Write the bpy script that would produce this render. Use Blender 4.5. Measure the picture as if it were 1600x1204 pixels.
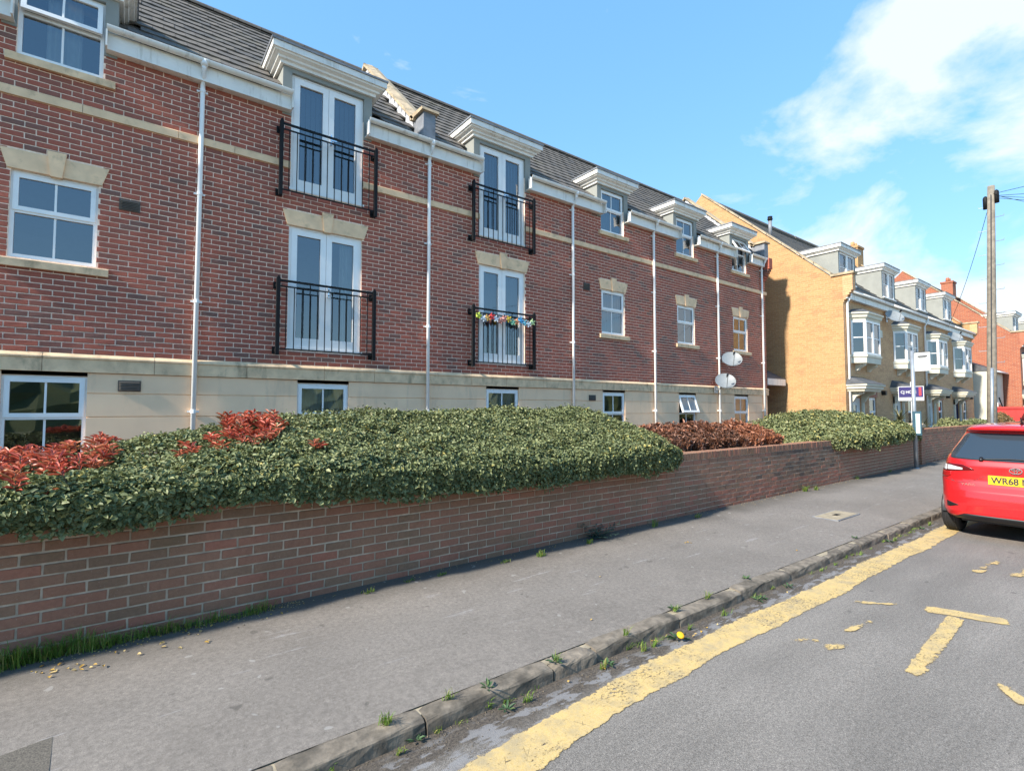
import bpy, math, random
import numpy as np
from mathutils import Vector, Matrix, Quaternion
R_ = math.radians
random.seed(7); rng = np.random.default_rng(11)
for o in list(bpy.data.objects): bpy.data.objects.remove(o)
S = bpy.context.scene
COL = S.collection

# ------------------------------------------------------------------ camera
FPX, CX, CY, H = 800.0, 800.0, 602.0, 1.70
pitch = math.atan(38/800); yaw = math.atan2(1066*math.cos(pitch), 800)
Fw = np.array([math.cos(yaw)*math.cos(pitch), math.sin(yaw)*math.cos(pitch), math.sin(pitch)])
Rt = np.array([math.sin(yaw), -math.cos(yaw), 0.0]); Up = np.cross(Rt, Fw)
Cam = np.array([0, 0, H])
def ray(x, y): return Fw + Rt*(x-CX)/FPX - Up*(y-CY)/FPX
def onZ(x, y, z): d = ray(x, y); return Cam + d*((z-H)/d[2])
def onY(x, y, Y): d = ray(x, y); return Cam + d*(Y/d[1])
def proj(P):
    v = np.asarray(P)-Cam; z = v@Fw
    return (CX+FPX*(v@Rt)/z, CY-FPX*(v@Up)/z, z)
cd = bpy.data.cameras.new('camera'); cam = bpy.data.objects.new('camera', cd); COL.objects.link(cam)
cd.sensor_fit = 'HORIZONTAL'; cd.sensor_width = 36; cd.lens = 18.0; cd.clip_start = .05; cd.clip_end = 3000
M = Matrix(((Rt[0], Up[0], -Fw[0], 0), (Rt[1], Up[1], -Fw[1], 0), (Rt[2], Up[2], -Fw[2], H), (0, 0, 0, 1)))
cam.matrix_world = M
S.camera = cam

# ------------------------------------------------------------------ light
SUN_EL, SUN_OFF = 36.0, 3.5
w = bpy.data.worlds.new('World'); S.world = w; w.use_nodes = True
nt = w.node_tree; nt.nodes.clear()
N = nt.nodes.new; L = nt.links.new
out = N('ShaderNodeOutputWorld'); bg = N('ShaderNodeBackground'); sky = N('ShaderNodeTexSky')
sky.sky_type = 'NISHITA'; sky.sun_disc = False
sky.sun_elevation = R_(SUN_EL); sky.sun_rotation = R_(-90-SUN_OFF)
sky.air_density = 1.0; sky.dust_density = 0.0; sky.ozone_density = 1.1; sky.altitude = 50
tc = N('ShaderNodeTexCoord'); mp = N('ShaderNodeMapping'); mp.inputs['Scale'].default_value = (1.0, 1.0, 1.9)
mp.inputs['Location'].default_value = (8.8, 9.9, 1.3)
no = N('ShaderNodeTexNoise'); no.inputs['Scale'].default_value = 3.6; no.inputs['Detail'].default_value = 9; no.inputs['Roughness'].default_value = .58
no.inputs['Distortion'].default_value = .35
dt = N('ShaderNodeVectorMath'); dt.operation = 'DOT_PRODUCT'; dt.inputs[1].default_value = (0.985, -0.05, 0.12)
mr = N('ShaderNodeMapRange'); mr.inputs['From Min'].default_value = .62; mr.inputs['From Max'].default_value = 1.0
mr.inputs['To Min'].default_value = -.17; mr.inputs['To Max'].default_value = .115
ad = N('ShaderNodeMath'); ad.operation = 'ADD'
rp = N('ShaderNodeValToRGB'); rp.color_ramp.elements[0].position = .47; rp.color_ramp.elements[1].position = .62
rp.color_ramp.elements[0].color = (0, 0, 0, 1); rp.color_ramp.elements[1].color = (.8, .8, .8, 1)
hs = N('ShaderNodeHueSaturation'); hs.inputs['Saturation'].default_value = 2.1; gm = N('ShaderNodeGamma'); gm.inputs[1].default_value = .36
tint = N('ShaderNodeMix'); tint.data_type = 'RGBA'; tint.blend_type = 'MULTIPLY'; tint.inputs[0].default_value = 1
tint.inputs[7].default_value = (.88, 1.10, 1.26, 1)
mx = N('ShaderNodeMix'); mx.data_type = 'RGBA'; mx.inputs[7].default_value = (1.75, 1.85, 1.9, 1)
L(tc.outputs['Generated'], mp.inputs['Vector']); L(mp.outputs[0], no.inputs['Vector'])
L(tc.outputs['Generated'], dt.inputs[0]); L(dt.outputs['Value'], mr.inputs['Value'])
L(no.outputs['Fac'], ad.inputs[0]); L(mr.outputs[0], ad.inputs[1]); L(ad.outputs[0], rp.inputs[0])
L(sky.outputs[0], gm.inputs[0]); L(gm.outputs[0], hs.inputs['Color']); L(hs.outputs[0], tint.inputs[6]); L(tint.outputs[2], mx.inputs[6])
L(rp.outputs[0], mx.inputs[0]); L(mx.outputs[2], bg.inputs['Color']); L(bg.outputs[0], out.inputs[0])
bg.inputs['Strength'].default_value = 0.15
sd = bpy.data.lights.new('sun', 'SUN'); sd.energy = 2.1; sd.angle = R_(3.0); sd.color = (1, .93, .82)
sun = bpy.data.objects.new('sun', sd); COL.objects.link(sun); sun.location = (-30, -5, 30)
tv = Vector((math.cos(R_(SUN_EL))*math.cos(R_(SUN_OFF)), math.cos(R_(SUN_EL))*math.sin(R_(SUN_OFF)), -math.sin(R_(SUN_EL))))
sun.rotation_euler = tv.to_track_quat('-Z', 'Y').to_euler()
S.view_settings.view_transform = 'Standard'; S.view_settings.look = 'None'; S.view_settings.gamma = 1
S.view_settings.exposure = 2.05
try: S.view_settings.use_curve_mapping = False
except Exception: pass
S.render.engine = 'CYCLES'; S.cycles.max_bounces = 6; S.cycles.diffuse_bounces = 3; S.cycles.glossy_bounces = 3; S.cycles.transparent_max_bounces = 8; S.render.resolution_x = 1024; S.render.resolution_y = 770

# ------------------------------------------------------------------ materials
MATS = {}
def new_mat(name):
    m = bpy.data.materials.new(name); m.use_nodes = True; MATS[name] = m
    b = m.node_tree.nodes['Principled BSDF']; return m, m.node_tree, b
def ramp(nt, src, stops, interp='LINEAR'):
    r = nt.nodes.new('ShaderNodeValToRGB'); r.color_ramp.interpolation = interp
    el = r.color_ramp.elements
    while len(el) < len(stops): el.new(.5)
    for e, (p, c) in zip(el, stops): e.position = p; e.color = (*c, 1)
    nt.links.new(src, r.inputs[0]); return r.outputs[0]
def noise(nt, scale, detail=4, rough=.55, vec=None, obj=False, stretch=None):
    n = nt.nodes.new('ShaderNodeTexNoise'); n.inputs['Scale'].default_value = scale; n.inputs['Detail'].default_value = detail; n.inputs['Roughness'].default_value = rough
    if vec is None:
        g = nt.nodes.new('ShaderNodeNewGeometry'); vec = g.outputs['Position']
    if stretch:
        mm = nt.nodes.new('ShaderNodeMapping'); mm.inputs['Scale'].default_value = stretch; nt.links.new(vec, mm.inputs[0]); vec = mm.outputs[0]
    nt.links.new(vec, n.inputs['Vector']); return n.outputs['Fac']
def mixc(nt, fac, a, b, mode='MIX'):
    m = nt.nodes.new('ShaderNodeMix'); m.data_type = 'RGBA'; m.blend_type = mode
    for s, v in ((0, fac), (6, a), (7, b)):
        if hasattr(v, 'is_output'): nt.links.new(v, m.inputs[s])
        elif s == 0: m.inputs[0].default_value = v
        else: m.inputs[s].default_value = (*v, 1)
    return m.outputs[2]
def math_(nt, op, a, b=0.0, clamp=False):
    m = nt.nodes.new('ShaderNodeMath'); m.operation = op; m.use_clamp = clamp
    for i, v in enumerate((a, b)):
        if hasattr(v, 'is_output'): nt.links.new(v, m.inputs[i])
        else: m.inputs[i].default_value = v
    return m.outputs[0]
def maprange(nt, v, a, b, c=0., d=1.):
    m = nt.nodes.new('ShaderNodeMapRange'); nt.links.new(v, m.inputs[0])
    for i, x in zip((1, 2, 3, 4), (a, b, c, d)): m.inputs[i].default_value = x
    return m.outputs[0]
def bump(nt, b, h, strength=.3, dist=.01):
    n = nt.nodes.new('ShaderNodeBump'); n.inputs['Strength'].default_value = strength; n.inputs['Distance'].default_value = dist
    nt.links.new(h, n.inputs['Height']); nt.links.new(n.outputs[0], b.inputs['Normal'])
def attr(nt, name='rnd'):
    a = nt.nodes.new('ShaderNodeAttribute'); a.attribute_name = name; return a.outputs['Fac']
def plain(name, col, rough=.6, var=.18, scale=6, dirt=None, metal=0, bmp=.1, bscale=60, spec=None, ds=None):
    m, nt, b = new_mat(name)
    n1 = noise(nt, scale, 3); f = maprange(nt, n1, .3, .7, 1-var, 1+var)
    c = mixc(nt, 1.0, col, f, 'MULTIPLY')
    if dirt:
        n2 = noise(nt, dirt[1], 6, .65, stretch=ds); c = mixc(nt, maprange(nt, n2, dirt[2], dirt[2]+.2, 0, dirt[3]), c, dirt[0])
    nt.links.new(c, b.inputs['Base Color']); b.inputs['Roughness'].default_value = rough; b.inputs['Metallic'].default_value = metal
    if spec is not None: b.inputs['Specular IOR Level'].default_value = spec
    if bmp: bump(nt, b, noise(nt, bscale, 2), bmp, .004)
    return m
def brick_mat(name, stops, dark=None):
    m, nt, b = new_mat(name)
    c = ramp(nt, attr(nt), stops)
    f = maprange(nt, noise(nt, 38, 5, .7), .25, .75, .82, 1.18); c = mixc(nt, 1, c, f, 'MULTIPLY')
    f2 = maprange(nt, noise(nt, 1.0, 5, .6, stretch=(1.6, 1.6, .7)), .3, .7, .88, 1.12); c = mixc(nt, 1, c, f2, 'MULTIPLY')
    sp = maprange(nt, noise(nt, 140, 2), .68, .74); c = mixc(nt, math_(nt, 'MULTIPLY', sp, .45), c, (.55, .47, .40))
    if dark:
        for (d, s, t, a) in dark: c = mixc(nt, maprange(nt, noise(nt, s, 5, .6), t, t+.15, 0, a), c, d)
    nt.links.new(c, b.inputs['Base Color']); b.inputs['Roughness'].default_value = .85
    bump(nt, b, noise(nt, 90, 5, .7), .35, .006); return m
brick_mat('red_brick', [(0, (.40, .108, .066)), (.35, (.365, .102, .065)), (.6, (.315, .098, .065)), (.8, (.255, .098, .070)), (1, (.200, .098, .076))],
          [((.50, .40, .36), 1.1, .66, .25)])
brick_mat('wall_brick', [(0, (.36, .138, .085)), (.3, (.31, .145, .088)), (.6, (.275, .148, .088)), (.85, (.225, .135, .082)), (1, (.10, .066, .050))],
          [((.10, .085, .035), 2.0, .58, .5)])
plain('mortar', (.95, .73, .57), .95, .2, 30)
plain('wall_mortar', (.52, .41, .30), .95, .3, 12, ((.12, .10, .07), 3, .5, .6))
plain('stone', (.86, .59, .36), .9, .12, 5, ((.26, .21, .13), 4, .55, .7))
plain('stone_dirty', (.80, .56, .34), .9, .18, 6, ((.17, .14, .09), 3, .54, .75), ds=(1.6, 1.6, .8))
plain('render_cream', (.97, .65, .41), .9, .07, 2, ((.52, .38, .26), 2.2, .55, .45), ds=(2.2, 2.2, .5))
plain('cream_paint', (.66, .62, .50), .7, .06, 3, ((.35, .32, .25), 4, .6, .4))
plain('upvc', (.90, .88, .85), .32, .03, 5, ((.55, .54, .50), 3, .6, .3), bmp=0)
plain('white_board', (.84, .81, .75), .5, .06, 4, ((.34, .30, .22), 3.2, .55, .7), bmp=.03, ds=(2.5, 2.5, .35))
plain('grey_render', (.27, .275, .25), .8, .1, 3, ((.16, .16, .15), 3, .6, .4))
plain('dark_metal', (.010, .010, .011), .6, .2, 20, bmp=.05, spec=.2)
plain('lead', (.20, .21, .23), .55, .25, 6, ((.42, .42, .42), 4, .55, .5))
plain('lead_pale', (.52, .53, .55), .6, .2, 8, ((.25, .25, .26), 6, .55, .5))
plain('vent', (.10, .085, .07), .8, .2)
plain('coping_stone', (.44, .34, .22), .95, .25, 5, ((.13, .115, .08), 4, .5, .75), bmp=.3)
plain('room', (.05, .055, .06), .9, .2, bmp=0)
plain('curtain', (.78, .76, .70), .9, .1, 3, bmp=0)
plain('blind', (.20, .22, .24), .8, .1, 3, bmp=0)
plain('steel', (.36, .39, .42), .4, .12, 9, ((.2, .19, .18), 6, .6, .5), metal=.5, bmp=.02)
plain('dish_grey', (.22, .24, .25), .5, .08, 9, bmp=0)
plain('black_plastic', (.012, .012, .013), .45, .15, bmp=.03)
plain('tyre', (.016, .016, .017), .85, .25, 40, bmp=.2)
plain('concrete', (.34, .28, .19), .95, .2, 14, ((.14, .12, .09), 10, .5, .6), bmp=.3)
plain('soil', (.085, .065, .045), 1, .35, 9, bmp=.6)
plain('timber_pole', (.24, .205, .16), .9, .25, 7, ((.12, .10, .08), 3, .5, .6), bmp=.4)
plain('bin_plastic', (.02, .026, .032), .5, .2)
plain('red_paint_old', (.52, .035, .03), .5, .15, 5, bmp=.05)
plain('bark', (.10, .075, .05), .95, .3, 14, bmp=.5)
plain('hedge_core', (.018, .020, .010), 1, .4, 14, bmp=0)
plain('slate', (.085, .088, .095), .7, .3, 6, ((.17, .16, .13), 5, .56, .6), bmp=.3)
plain('flower_yellow', (.75, .42, .01), .6, .1, bmp=0)
plain('sign_navy', (.035, .028, .13), .4, .05, bmp=0)
plain('sign_white', (.60, .61, .60), .4, .04, bmp=0)
plain('sign_red', (.60, .06, .07), .4, .04, bmp=0)
plain('ink', (.03, .03, .035), .5, .05, bmp=0)
plain('case_blue', (.035, .085, .12), .4, .1, bmp=0)
plain('poster', (.50, .66, .63), .25, .12, 9, bmp=0)
plain('plate_yellow', (.80, .50, .02), .35, .03, bmp=0)
plain('chrome', (.75, .76, .78), .18, .03, metal=1, bmp=0)
plain('lamp_dark', (.10, .006, .008), .15, .1, bmp=0)
plain('lamp_red', (.36, .010, .010), .12, .1, bmp=0)
plain('lamp_clear', (.62, .60, .60), .12, .15, 30, bmp=0)
plain('door_blue', (.10, .16, .28), .4, .08, bmp=0)
plain('door_navy', (.02, .018, .07), .4, .08, bmp=0)
plain('bunting_fabric', (.7, .7, .7), .7, .1, bmp=0)
m, nt, b = new_mat('car_paint')
b.inputs['Base Color'].default_value = (.54, .012, .015, 1); b.inputs['Roughness'].default_value = .35; b.inputs['Specular IOR Level'].default_value = .3; b.inputs['Coat Weight'].default_value = 1.0; b.inputs['Coat Roughness'].default_value = .06
m, nt, b = new_mat('car_glass')
b.inputs['Base Color'].default_value = (.03, .042, .055, 1); b.inputs['Roughness'].default_value = .04; b.inputs['IOR'].default_value = 1.7
for nm, tintc, ior in (('glass', (.72, .80, .86), 2.5),):
    m, nt, b = new_mat(nm); nt.nodes.remove(b)
    o_ = nt.nodes['Material Output']; t = nt.nodes.new('ShaderNodeBsdfTransparent'); g = nt.nodes.new('ShaderNodeBsdfGlossy')
    g.inputs['Roughness'].default_value = .015; g.inputs['Color'].default_value = (.95, .97, 1, 1); t.inputs[0].default_value = (*tintc, 1)
    fr = nt.nodes.new('ShaderNodeFresnel'); fr.inputs[0].default_value = ior
    bp = nt.nodes.new('ShaderNodeBump'); bp.inputs['Strength'].default_value = .12; bp.inputs['Distance'].default_value = .02
    nt.links.new(noise(nt, 1.6, 1), bp.inputs['Height']); nt.links.new(bp.outputs[0], g.inputs['Normal'])
    ms = nt.nodes.new('ShaderNodeMixShader'); nt.links.new(fr.outputs[0], ms.inputs[0]); nt.links.new(t.outputs[0], ms.inputs[1]); nt.links.new(g.outputs[0], ms.inputs[2])
    nt.links.new(ms.outputs[0], o_.inputs[0])
def tile_mat(name, stops):
    m, nt, b = new_mat(name)
    c = ramp(nt, attr(nt), stops)
    c = mixc(nt, 1, c, maprange(nt, noise(nt, 14, 6, .7), .25, .75, .7, 1.3), 'MULTIPLY')
    c = mixc(nt, maprange(nt, noise(nt, 1.6, 5, .6), .56, .72, 0, .5), c, (.21, .18, .12))
    nt.links.new(c, b.inputs['Base Color']); b.inputs['Roughness'].default_value = .9; bump(nt, b, noise(nt, 70, 4), .4, .006)
tile_mat('roof_tile', [(0, (.115, .10, .085)), (.5, (.145, .125, .105)), (1, (.095, .088, .082))])
def leaf_mat(name, stops, trans=.25, rough=.38):
    m, nt, b = new_mat(name)
    c = ramp(nt, attr(nt), stops); c = mixc(nt, 1, c, maprange(nt, noise(nt, 25, 3), .3, .7, .8, 1.2), 'MULTIPLY')
    nt.links.new(c, b.inputs['Base Color']); b.inputs['Roughness'].default_value = rough; b.inputs['Specular IOR Level'].default_value = .45
    tr = nt.nodes.new('ShaderNodeBsdfTranslucent'); nt.links.new(c, tr.inputs[0]); ms = nt.nodes.new('ShaderNodeMixShader'); ms.inputs[0].default_value = trans
    o_ = nt.nodes['Material Output']; nt.links.new(b.outputs[0], ms.inputs[1]); nt.links.new(tr.outputs[0], ms.inputs[2]); nt.links.new(ms.outputs[0], o_.inputs[0])
leaf_mat('leaf_green', [(0, (.085, .108, .042)), (.4, (.18, .205, .080)), (.75, (.30, .315, .14)), (.93, (.42, .39, .20)), (1, (.52, .43, .12))], .2, .55)
leaf_mat('leaf_red', [(0, (.44, .075, .050)), (.45, (.60, .13, .075)), (.82, (.66, .24, .13)), (1, (.26, .24, .08))])
leaf_mat('leaf_bronze', [(0, (.15, .085, .055)), (.4, (.27, .115, .065)), (.7, (.46, .18, .09)), (1, (.20, .17, .07))])
leaf_mat('grass_blade', [(0, (.10, .19, .025)), (.6, (.18, .28, .045)), (1, (.40, .36, .11))], .3, .5)
leaf_mat('weed_leaf', [(0, (.05, .10, .045)), (.7, (.08, .15, .06)), (1, (.14, .19, .06))], .25, .5)
leaf_mat('spiky_leaf', [(0, (.06, .075, .035)), (.6, (.13, .13, .055)), (1, (.26, .22, .10))], .2, .45)
leaf_mat('litter_leaf', [(0, (.55, .42, .20)), (.5, (.50, .30, .05)), (1, (.42, .17, .10))], .1, .6)
def far_brick(name, axis, c1, c2, mort, patch):
    m, nt, b = new_mat(name)
    g = nt.nodes.new('ShaderNodeNewGeometry'); sp = nt.nodes.new('ShaderNodeSeparateXYZ'); cb = nt.nodes.new('ShaderNodeCombineXYZ')
    nt.links.new(g.outputs['Position'], sp.inputs[0]); nt.links.new(sp.outputs[axis], cb.inputs[0]); nt.links.new(sp.outputs[2], cb.inputs[1])
    br = nt.nodes.new('ShaderNodeTexBrick'); br.offset = .5
    for k, v in (('Scale', 1.0), ('Mortar Size', .006), ('Mortar Smooth', .2), ('Bias', 0.0), ('Brick Width', .225), ('Row Height', .075)): br.inputs[k].default_value = v
    br.inputs['Color1'].default_value = (*c1, 1); br.inputs['Color2'].default_value = (*c2, 1); br.inputs['Mortar'].default_value = (*mort, 1)
    nt.links.new(cb.outputs[0], br.inputs['Vector'])
    c = mixc(nt, maprange(nt, noise(nt, 1.1, 6, .65, stretch=(1, 1, 3)), .54, .66, 0, .55), br.outputs['Color'], patch)
    c = mixc(nt, 1, c, maprange(nt, noise(nt, 20, 5), .3, .7, .85, 1.15), 'MULTIPLY')
    nt.links.new(c, b.inputs['Base Color']); b.inputs['Roughness'].default_value = .9
    bump(nt, b, math_(nt, 'SUBTRACT', 1.0, br.outputs['Fac']), .5, .008)
far_brick('yellow_brick_side', 1, (.50, .29, .125), (.43, .235, .10), (.50, .35, .20), (.34, .175, .09))
far_brick('yellow_brick_front', 0, (.64, .37, .18), (.56, .30, .15), (.66, .47, .29), (.42, .22, .115))
far_brick('orange_brick_side', 1, (.37, .115, .055), (.31, .09, .048), (.42, .28, .19), (.25, .075, .05))
far_brick('orange_brick_front', 0, (.42, .14, .075), (.35, .11, .065), (.48, .33, .23), (.26, .085, .06))

def asphalt(name, base, spec, kind):
    m, nt, b = new_mat(name)
    f = maprange(nt, noise(nt, 105, 4, .85), .32, .68, .35, 1.7) if kind == 'road' else maprange(nt, noise(nt, 240, 3, .85), .3, .7, .5, 1.5)
    c = mixc(nt, 1, base, f, 'MULTIPLY')
    c = mixc(nt, 1, c, maprange(nt, noise(nt, .8, 6, .65), .3, .7, .86, 1.14), 'MULTIPLY')
    v = nt.nodes.new('ShaderNodeTexVoronoi'); v.inputs['Scale'].default_value = 190 if kind == 'road' else 300
    g = nt.nodes.new('ShaderNodeNewGeometry'); nt.links.new(g.outputs['Position'], v.inputs['Vector'])
    sp = nt.nodes.new('ShaderNodeSeparateXYZ'); nt.links.new(g.outputs['Position'], sp.inputs[0]); Y = sp.outputs[1]; X = sp.outputs[0]
    c = mixc(nt, maprange(nt, noise(nt, 230, 2), .58, .68, 0, .7 if kind == 'road' else .3), c, spec)
    c = mixc(nt, 1, c, maprange(nt, noise(nt, 38, 3, .6), .3, .7, .80, 1.20), 'MULTIPLY')
    if kind == 'road': c = mixc(nt, 1, c, maprange(nt, noise(nt, 1.0, 5, .6, stretch=(.35, 1.6, 1)), .3, .7, .80, 1.18), 'MULTIPLY')
    # dark blotches (oil, gum)
    c = mixc(nt, maprange(nt, noise(nt, 7, 2, .4), .72, .75, 0, .6), c, tuple(x*.4 for x in base))
    if kind == 'road':
        yy = math_(nt, 'ADD', Y, math_(nt, 'MULTIPLY', math_(nt, 'SUBTRACT', noise(nt, 2.6, 6, .65), .5), .42))
        c = mixc(nt, maprange(nt, yy, 2.20, 2.32), c, mixc(nt, maprange(nt, noise(nt, 60, 5, .7), .35, .65), (.035, .028, .022), (.13, .105, .08)))
        # worn pale old surface between line and dirt
        pat = math_(nt, 'MULTIPLY', maprange(nt, noise(nt, 9, 4, .6, stretch=(.6, 1.6, 1)), .50, .56), math_(nt, 'MULTIPLY', maprange(nt, Y, 2.12, 2.2), maprange(nt, Y, 2.46, 2.34)))
        c = mixc(nt, math_(nt, 'MULTIPLY', pat, .75), c, (.24, .23, .225))
    else:
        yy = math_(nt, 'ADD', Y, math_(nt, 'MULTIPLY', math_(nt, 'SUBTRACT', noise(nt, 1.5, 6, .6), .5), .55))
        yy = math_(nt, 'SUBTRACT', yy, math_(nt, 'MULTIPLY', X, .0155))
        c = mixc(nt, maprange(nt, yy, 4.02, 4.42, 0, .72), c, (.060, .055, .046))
        # pale scrapes running along the footway
        vc = nt.nodes.new('ShaderNodeTexVoronoi'); vc.feature = 'DISTANCE_TO_EDGE'; vc.inputs['Scale'].default_value = 1.1; ns = nt.nodes.new('ShaderNodeTexNoise'); ns.inputs['Scale'].default_value = 3; ns.inputs['Detail'].default_value = 6
        nt.links.new(g.outputs['Position'], ns.inputs['Vector']); vm = nt.nodes.new('ShaderNodeVectorMath'); vm.operation = 'MULTIPLY_ADD'; vm.inputs[1].default_value = (.35, .35, 0); nt.links.new(ns.outputs['Color'], vm.inputs[0]); nt.links.new(g.outputs['Position'], vm.inputs[2]); nt.links.new(vm.outputs[0], vc.inputs['Vector'])
        ckp = math_(nt, 'MULTIPLY', maprange(nt, vc.outputs['Distance'], .008, .002), maprange(nt, noise(nt, .9, 3), .50, .58)); c = mixc(nt, math_(nt, 'MULTIPLY', ckp, .15), c, (.05, .045, .035))
        c = mixc(nt, maprange(nt, noise(nt, 11, 1, .3), .755, .77, 0, .5), c, (.36, .34, .31))
        c = mixc(nt, maprange(nt, noise(nt, 2.2, 6, .7, stretch=(1, 2, 1)), .56, .70, 0, .25), c, (.105, .092, .075))
        sc = math_(nt, 'MULTIPLY', maprange(nt, noise(nt, 1.0, 3, .5, stretch=(1.7, 16, 1)), .655, .68), maprange(nt, noise(nt, 40, 3), .35, .6, .2, 1))
        sc = math_(nt, 'MULTIPLY', sc, math_(nt, 'MULTIPLY', maprange(nt, Y, 3.0, 3.2), maprange(nt, Y, 4.1, 3.9)))
        c = mixc(nt, math_(nt, 'MULTIPLY', sc, .6), c, (.33, .31, .30))
    nt.links.new(c, b.inputs['Base Color']); b.inputs['Roughness'].default_value = .88
    bump(nt, b, v.outputs['Distance'], .5 if kind == 'road' else .2, .004)
asphalt('road_asphalt', (.180, .160, .138), (.50, .46, .40), 'road')
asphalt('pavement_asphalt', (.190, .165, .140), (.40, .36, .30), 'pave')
plain('patch_asphalt', (.115, .10, .08), .95, .5, 160, bmp=.5, bscale=200)
plain('grit', (.13, .105, .075), .95, .5, 50, bmp=0)
m, nt, b = new_mat('yellow_paint')
c = mixc(nt, maprange(nt, noise(nt, 9, 5, .6), .35, .65), (.58, .39, .13), (.46, .32, .125))
c = mixc(nt, maprange(nt, noise(nt, 120, 3), .3, .7, 0, .35), c, (.62, .52, .33))
c = mixc(nt, maprange(nt, noise(nt, 4.5, 6, .7), .48, .68, 0, .55), c, (.30, .25, .17))
nt.links.new(c, b.inputs['Base Color']); b.inputs['Roughness'].default_value = .8
g = nt.nodes.new('ShaderNodeNewGeometry'); sp = nt.nodes.new('ShaderNodeSeparateXYZ'); nt.links.new(g.outputs['Position'], sp.inputs[0])
cr = maprange(nt, math_(nt, 'ADD', noise(nt, 34, 7, .85, stretch=(1, 1.8, 1)), math_(nt, 'MULTIPLY', math_(nt, 'SUBTRACT', noise(nt, 2.6, 4, .6), .5), .34)), .375, .44)
vo = nt.nodes.new('ShaderNodeTexVoronoi'); vo.feature = 'DISTANCE_TO_EDGE'; vo.inputs['Scale'].default_value = 13; nt.links.new(g.outputs['Position'], vo.inputs['Vector'])
ck = math_(nt, 'MAXIMUM', maprange(nt, vo.outputs['Distance'], .005, .022), maprange(nt, noise(nt, 4, 4, .7), .64, .56)); cr = math_(nt, 'MULTIPLY', cr, ck)
edge = attr(nt, 'edge')
ef = maprange(nt, math_(nt, 'ADD', edge, math_(nt, 'MULTIPLY', math_(nt, 'SUBTRACT', noise(nt, 7, 7, .75), .5), 1.5)), .42, .5)
al = math_(nt, 'MULTIPLY', cr, ef)
nt.links.new(al, b.inputs['Alpha']); bump(nt, b, noise(nt, 130, 4), .4, .005)

# ------------------------------------------------------------------ mesh helpers
class MB:
    def __init__(s): s.v = []; s.f = []; s.r = []
    def poly(s, pts, r=0.):
        i = len(s.v); s.v += [tuple(map(float, p)) for p in pts]; s.f.append(tuple(range(i, i+len(pts)))); s.r.append(r); return s
    def raw(s, vs, fs, r=0.):
        i = len(s.v); s.v += [tuple(map(float, p)) for p in vs]; s.f += [tuple(a+i for a in f) for f in fs]; s.r += [r]*len(fs); return s
    def box(s, x0, x1, y0, y1, z0, z1, r=0., open_back=False):
        vs = [(x0, y0, z0), (x1, y0, z0), (x1, y1, z0), (x0, y1, z0), (x0, y0, z1), (x1, y0, z1), (x1, y1, z1), (x0, y1, z1)]
        fs = [(0, 3, 2, 1), (4, 5, 6, 7), (0, 1, 5, 4), (1, 2, 6, 5), (3, 0, 4, 7)]
        if not open_back: fs.append((2, 3, 7, 6))
        return s.raw(vs, fs, r)
    def prism(s, poly, axis, a0, a1, r=0.):
        """poly of 2-D points extruded along axis 0/1/2 from a0 to a1; poly coordinates are the other two axes in order"""
        def P(p, a):
            q = list(p); q.insert(axis, a); return q
        n = len(poly); vs = [P(p, a0) for p in poly]+[P(p, a1) for p in poly]
        fs = [tuple(range(n))[::-1], tuple(range(n, 2*n))]+[(i, (i+1) % n, n+(i+1) % n, n+i) for i in range(n)]
        return s.raw(vs, fs, r)
    def tube(s, pts, rad, n=8, r=0., cap=True):
        pts = [Vector(p) for p in pts]; rads = rad if isinstance(rad, (list, tuple)) else [rad]*len(pts)
        vs = []; fs = []
        for i, p in enumerate(pts):
            t = (pts[min(i+1, len(pts)-1)]-pts[max(i-1, 0)]).normalized()
            a = t.cross(Vector((0, 0, 1)) if abs(t.z) < .9 else Vector((1, 0, 0))).normalized(); c = t.cross(a)
            for k in range(n):
                an = 2*math.pi*k/n; vs.append(p+(a*math.cos(an)+c*math.sin(an))*rads[i])
        for i in range(len(pts)-1):
            for k in range(n): fs.append((i*n+k, i*n+(k+1) % n, (i+1)*n+(k+1) % n, (i+1)*n+k))
        if cap: fs += [tuple(range(n))[::-1], tuple(range((len(pts)-1)*n, len(pts)*n))]
        return s.raw(vs, fs, r)
    def lathe(s, prof, origin, axis, n=24, r=0.):
        ax = Vector(axis).normalized(); a = ax.cross(Vector((0, 0, 1)) if abs(ax.z) < .9 else Vector((1, 0, 0))).normalized(); c = ax.cross(a); o = Vector(origin)
        vs = []; fs = []
        for (h, q) in prof:
            for k in range(n):
                an = 2*math.pi*k/n; vs.append(o+ax*h+(a*math.cos(an)+c*math.sin(an))*q)
        for i in range(len(prof)-1):
            for k in range(n): fs.append((i*n+k, i*n+(k+1) % n, (i+1)*n+(k+1) % n, (i+1)*n+k))
        return s.raw(vs, fs, r)
    def mesh(s, name, mat, smooth=False):
        me = bpy.data.meshes.new(name); me.from_pydata(s.v, [], s.f)
        a = me.attributes.new('rnd', 'FLOAT', 'FACE'); a.data.foreach_set('value', s.r)
        me.materials.append(MATS[mat])
        if smooth: me.polygons.foreach_set('use_smooth', [True]*len(me.polygons))
        me.update(); return me
    def build(s, name, mat, parent=None, smooth=False, kind=None):
        o = bpy.data.objects.new(name, s.mesh(name, mat, smooth)); COL.objects.link(o)
        if parent: o.parent = parent
        if kind: o['kind'] = kind
        return o
def link(name, me, parent=None, loc=None, kind=None):
    o = bpy.data.objects.new(name, me); COL.objects.link(o)
    if parent: o.parent = parent
    if loc is not None: o.location = loc
    if kind: o['kind'] = kind
    return o
def tag(o, label, cat, group=None):
    o['label'] = label; o['category'] = cat
    if group: o['group'] = group
    return o
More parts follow.
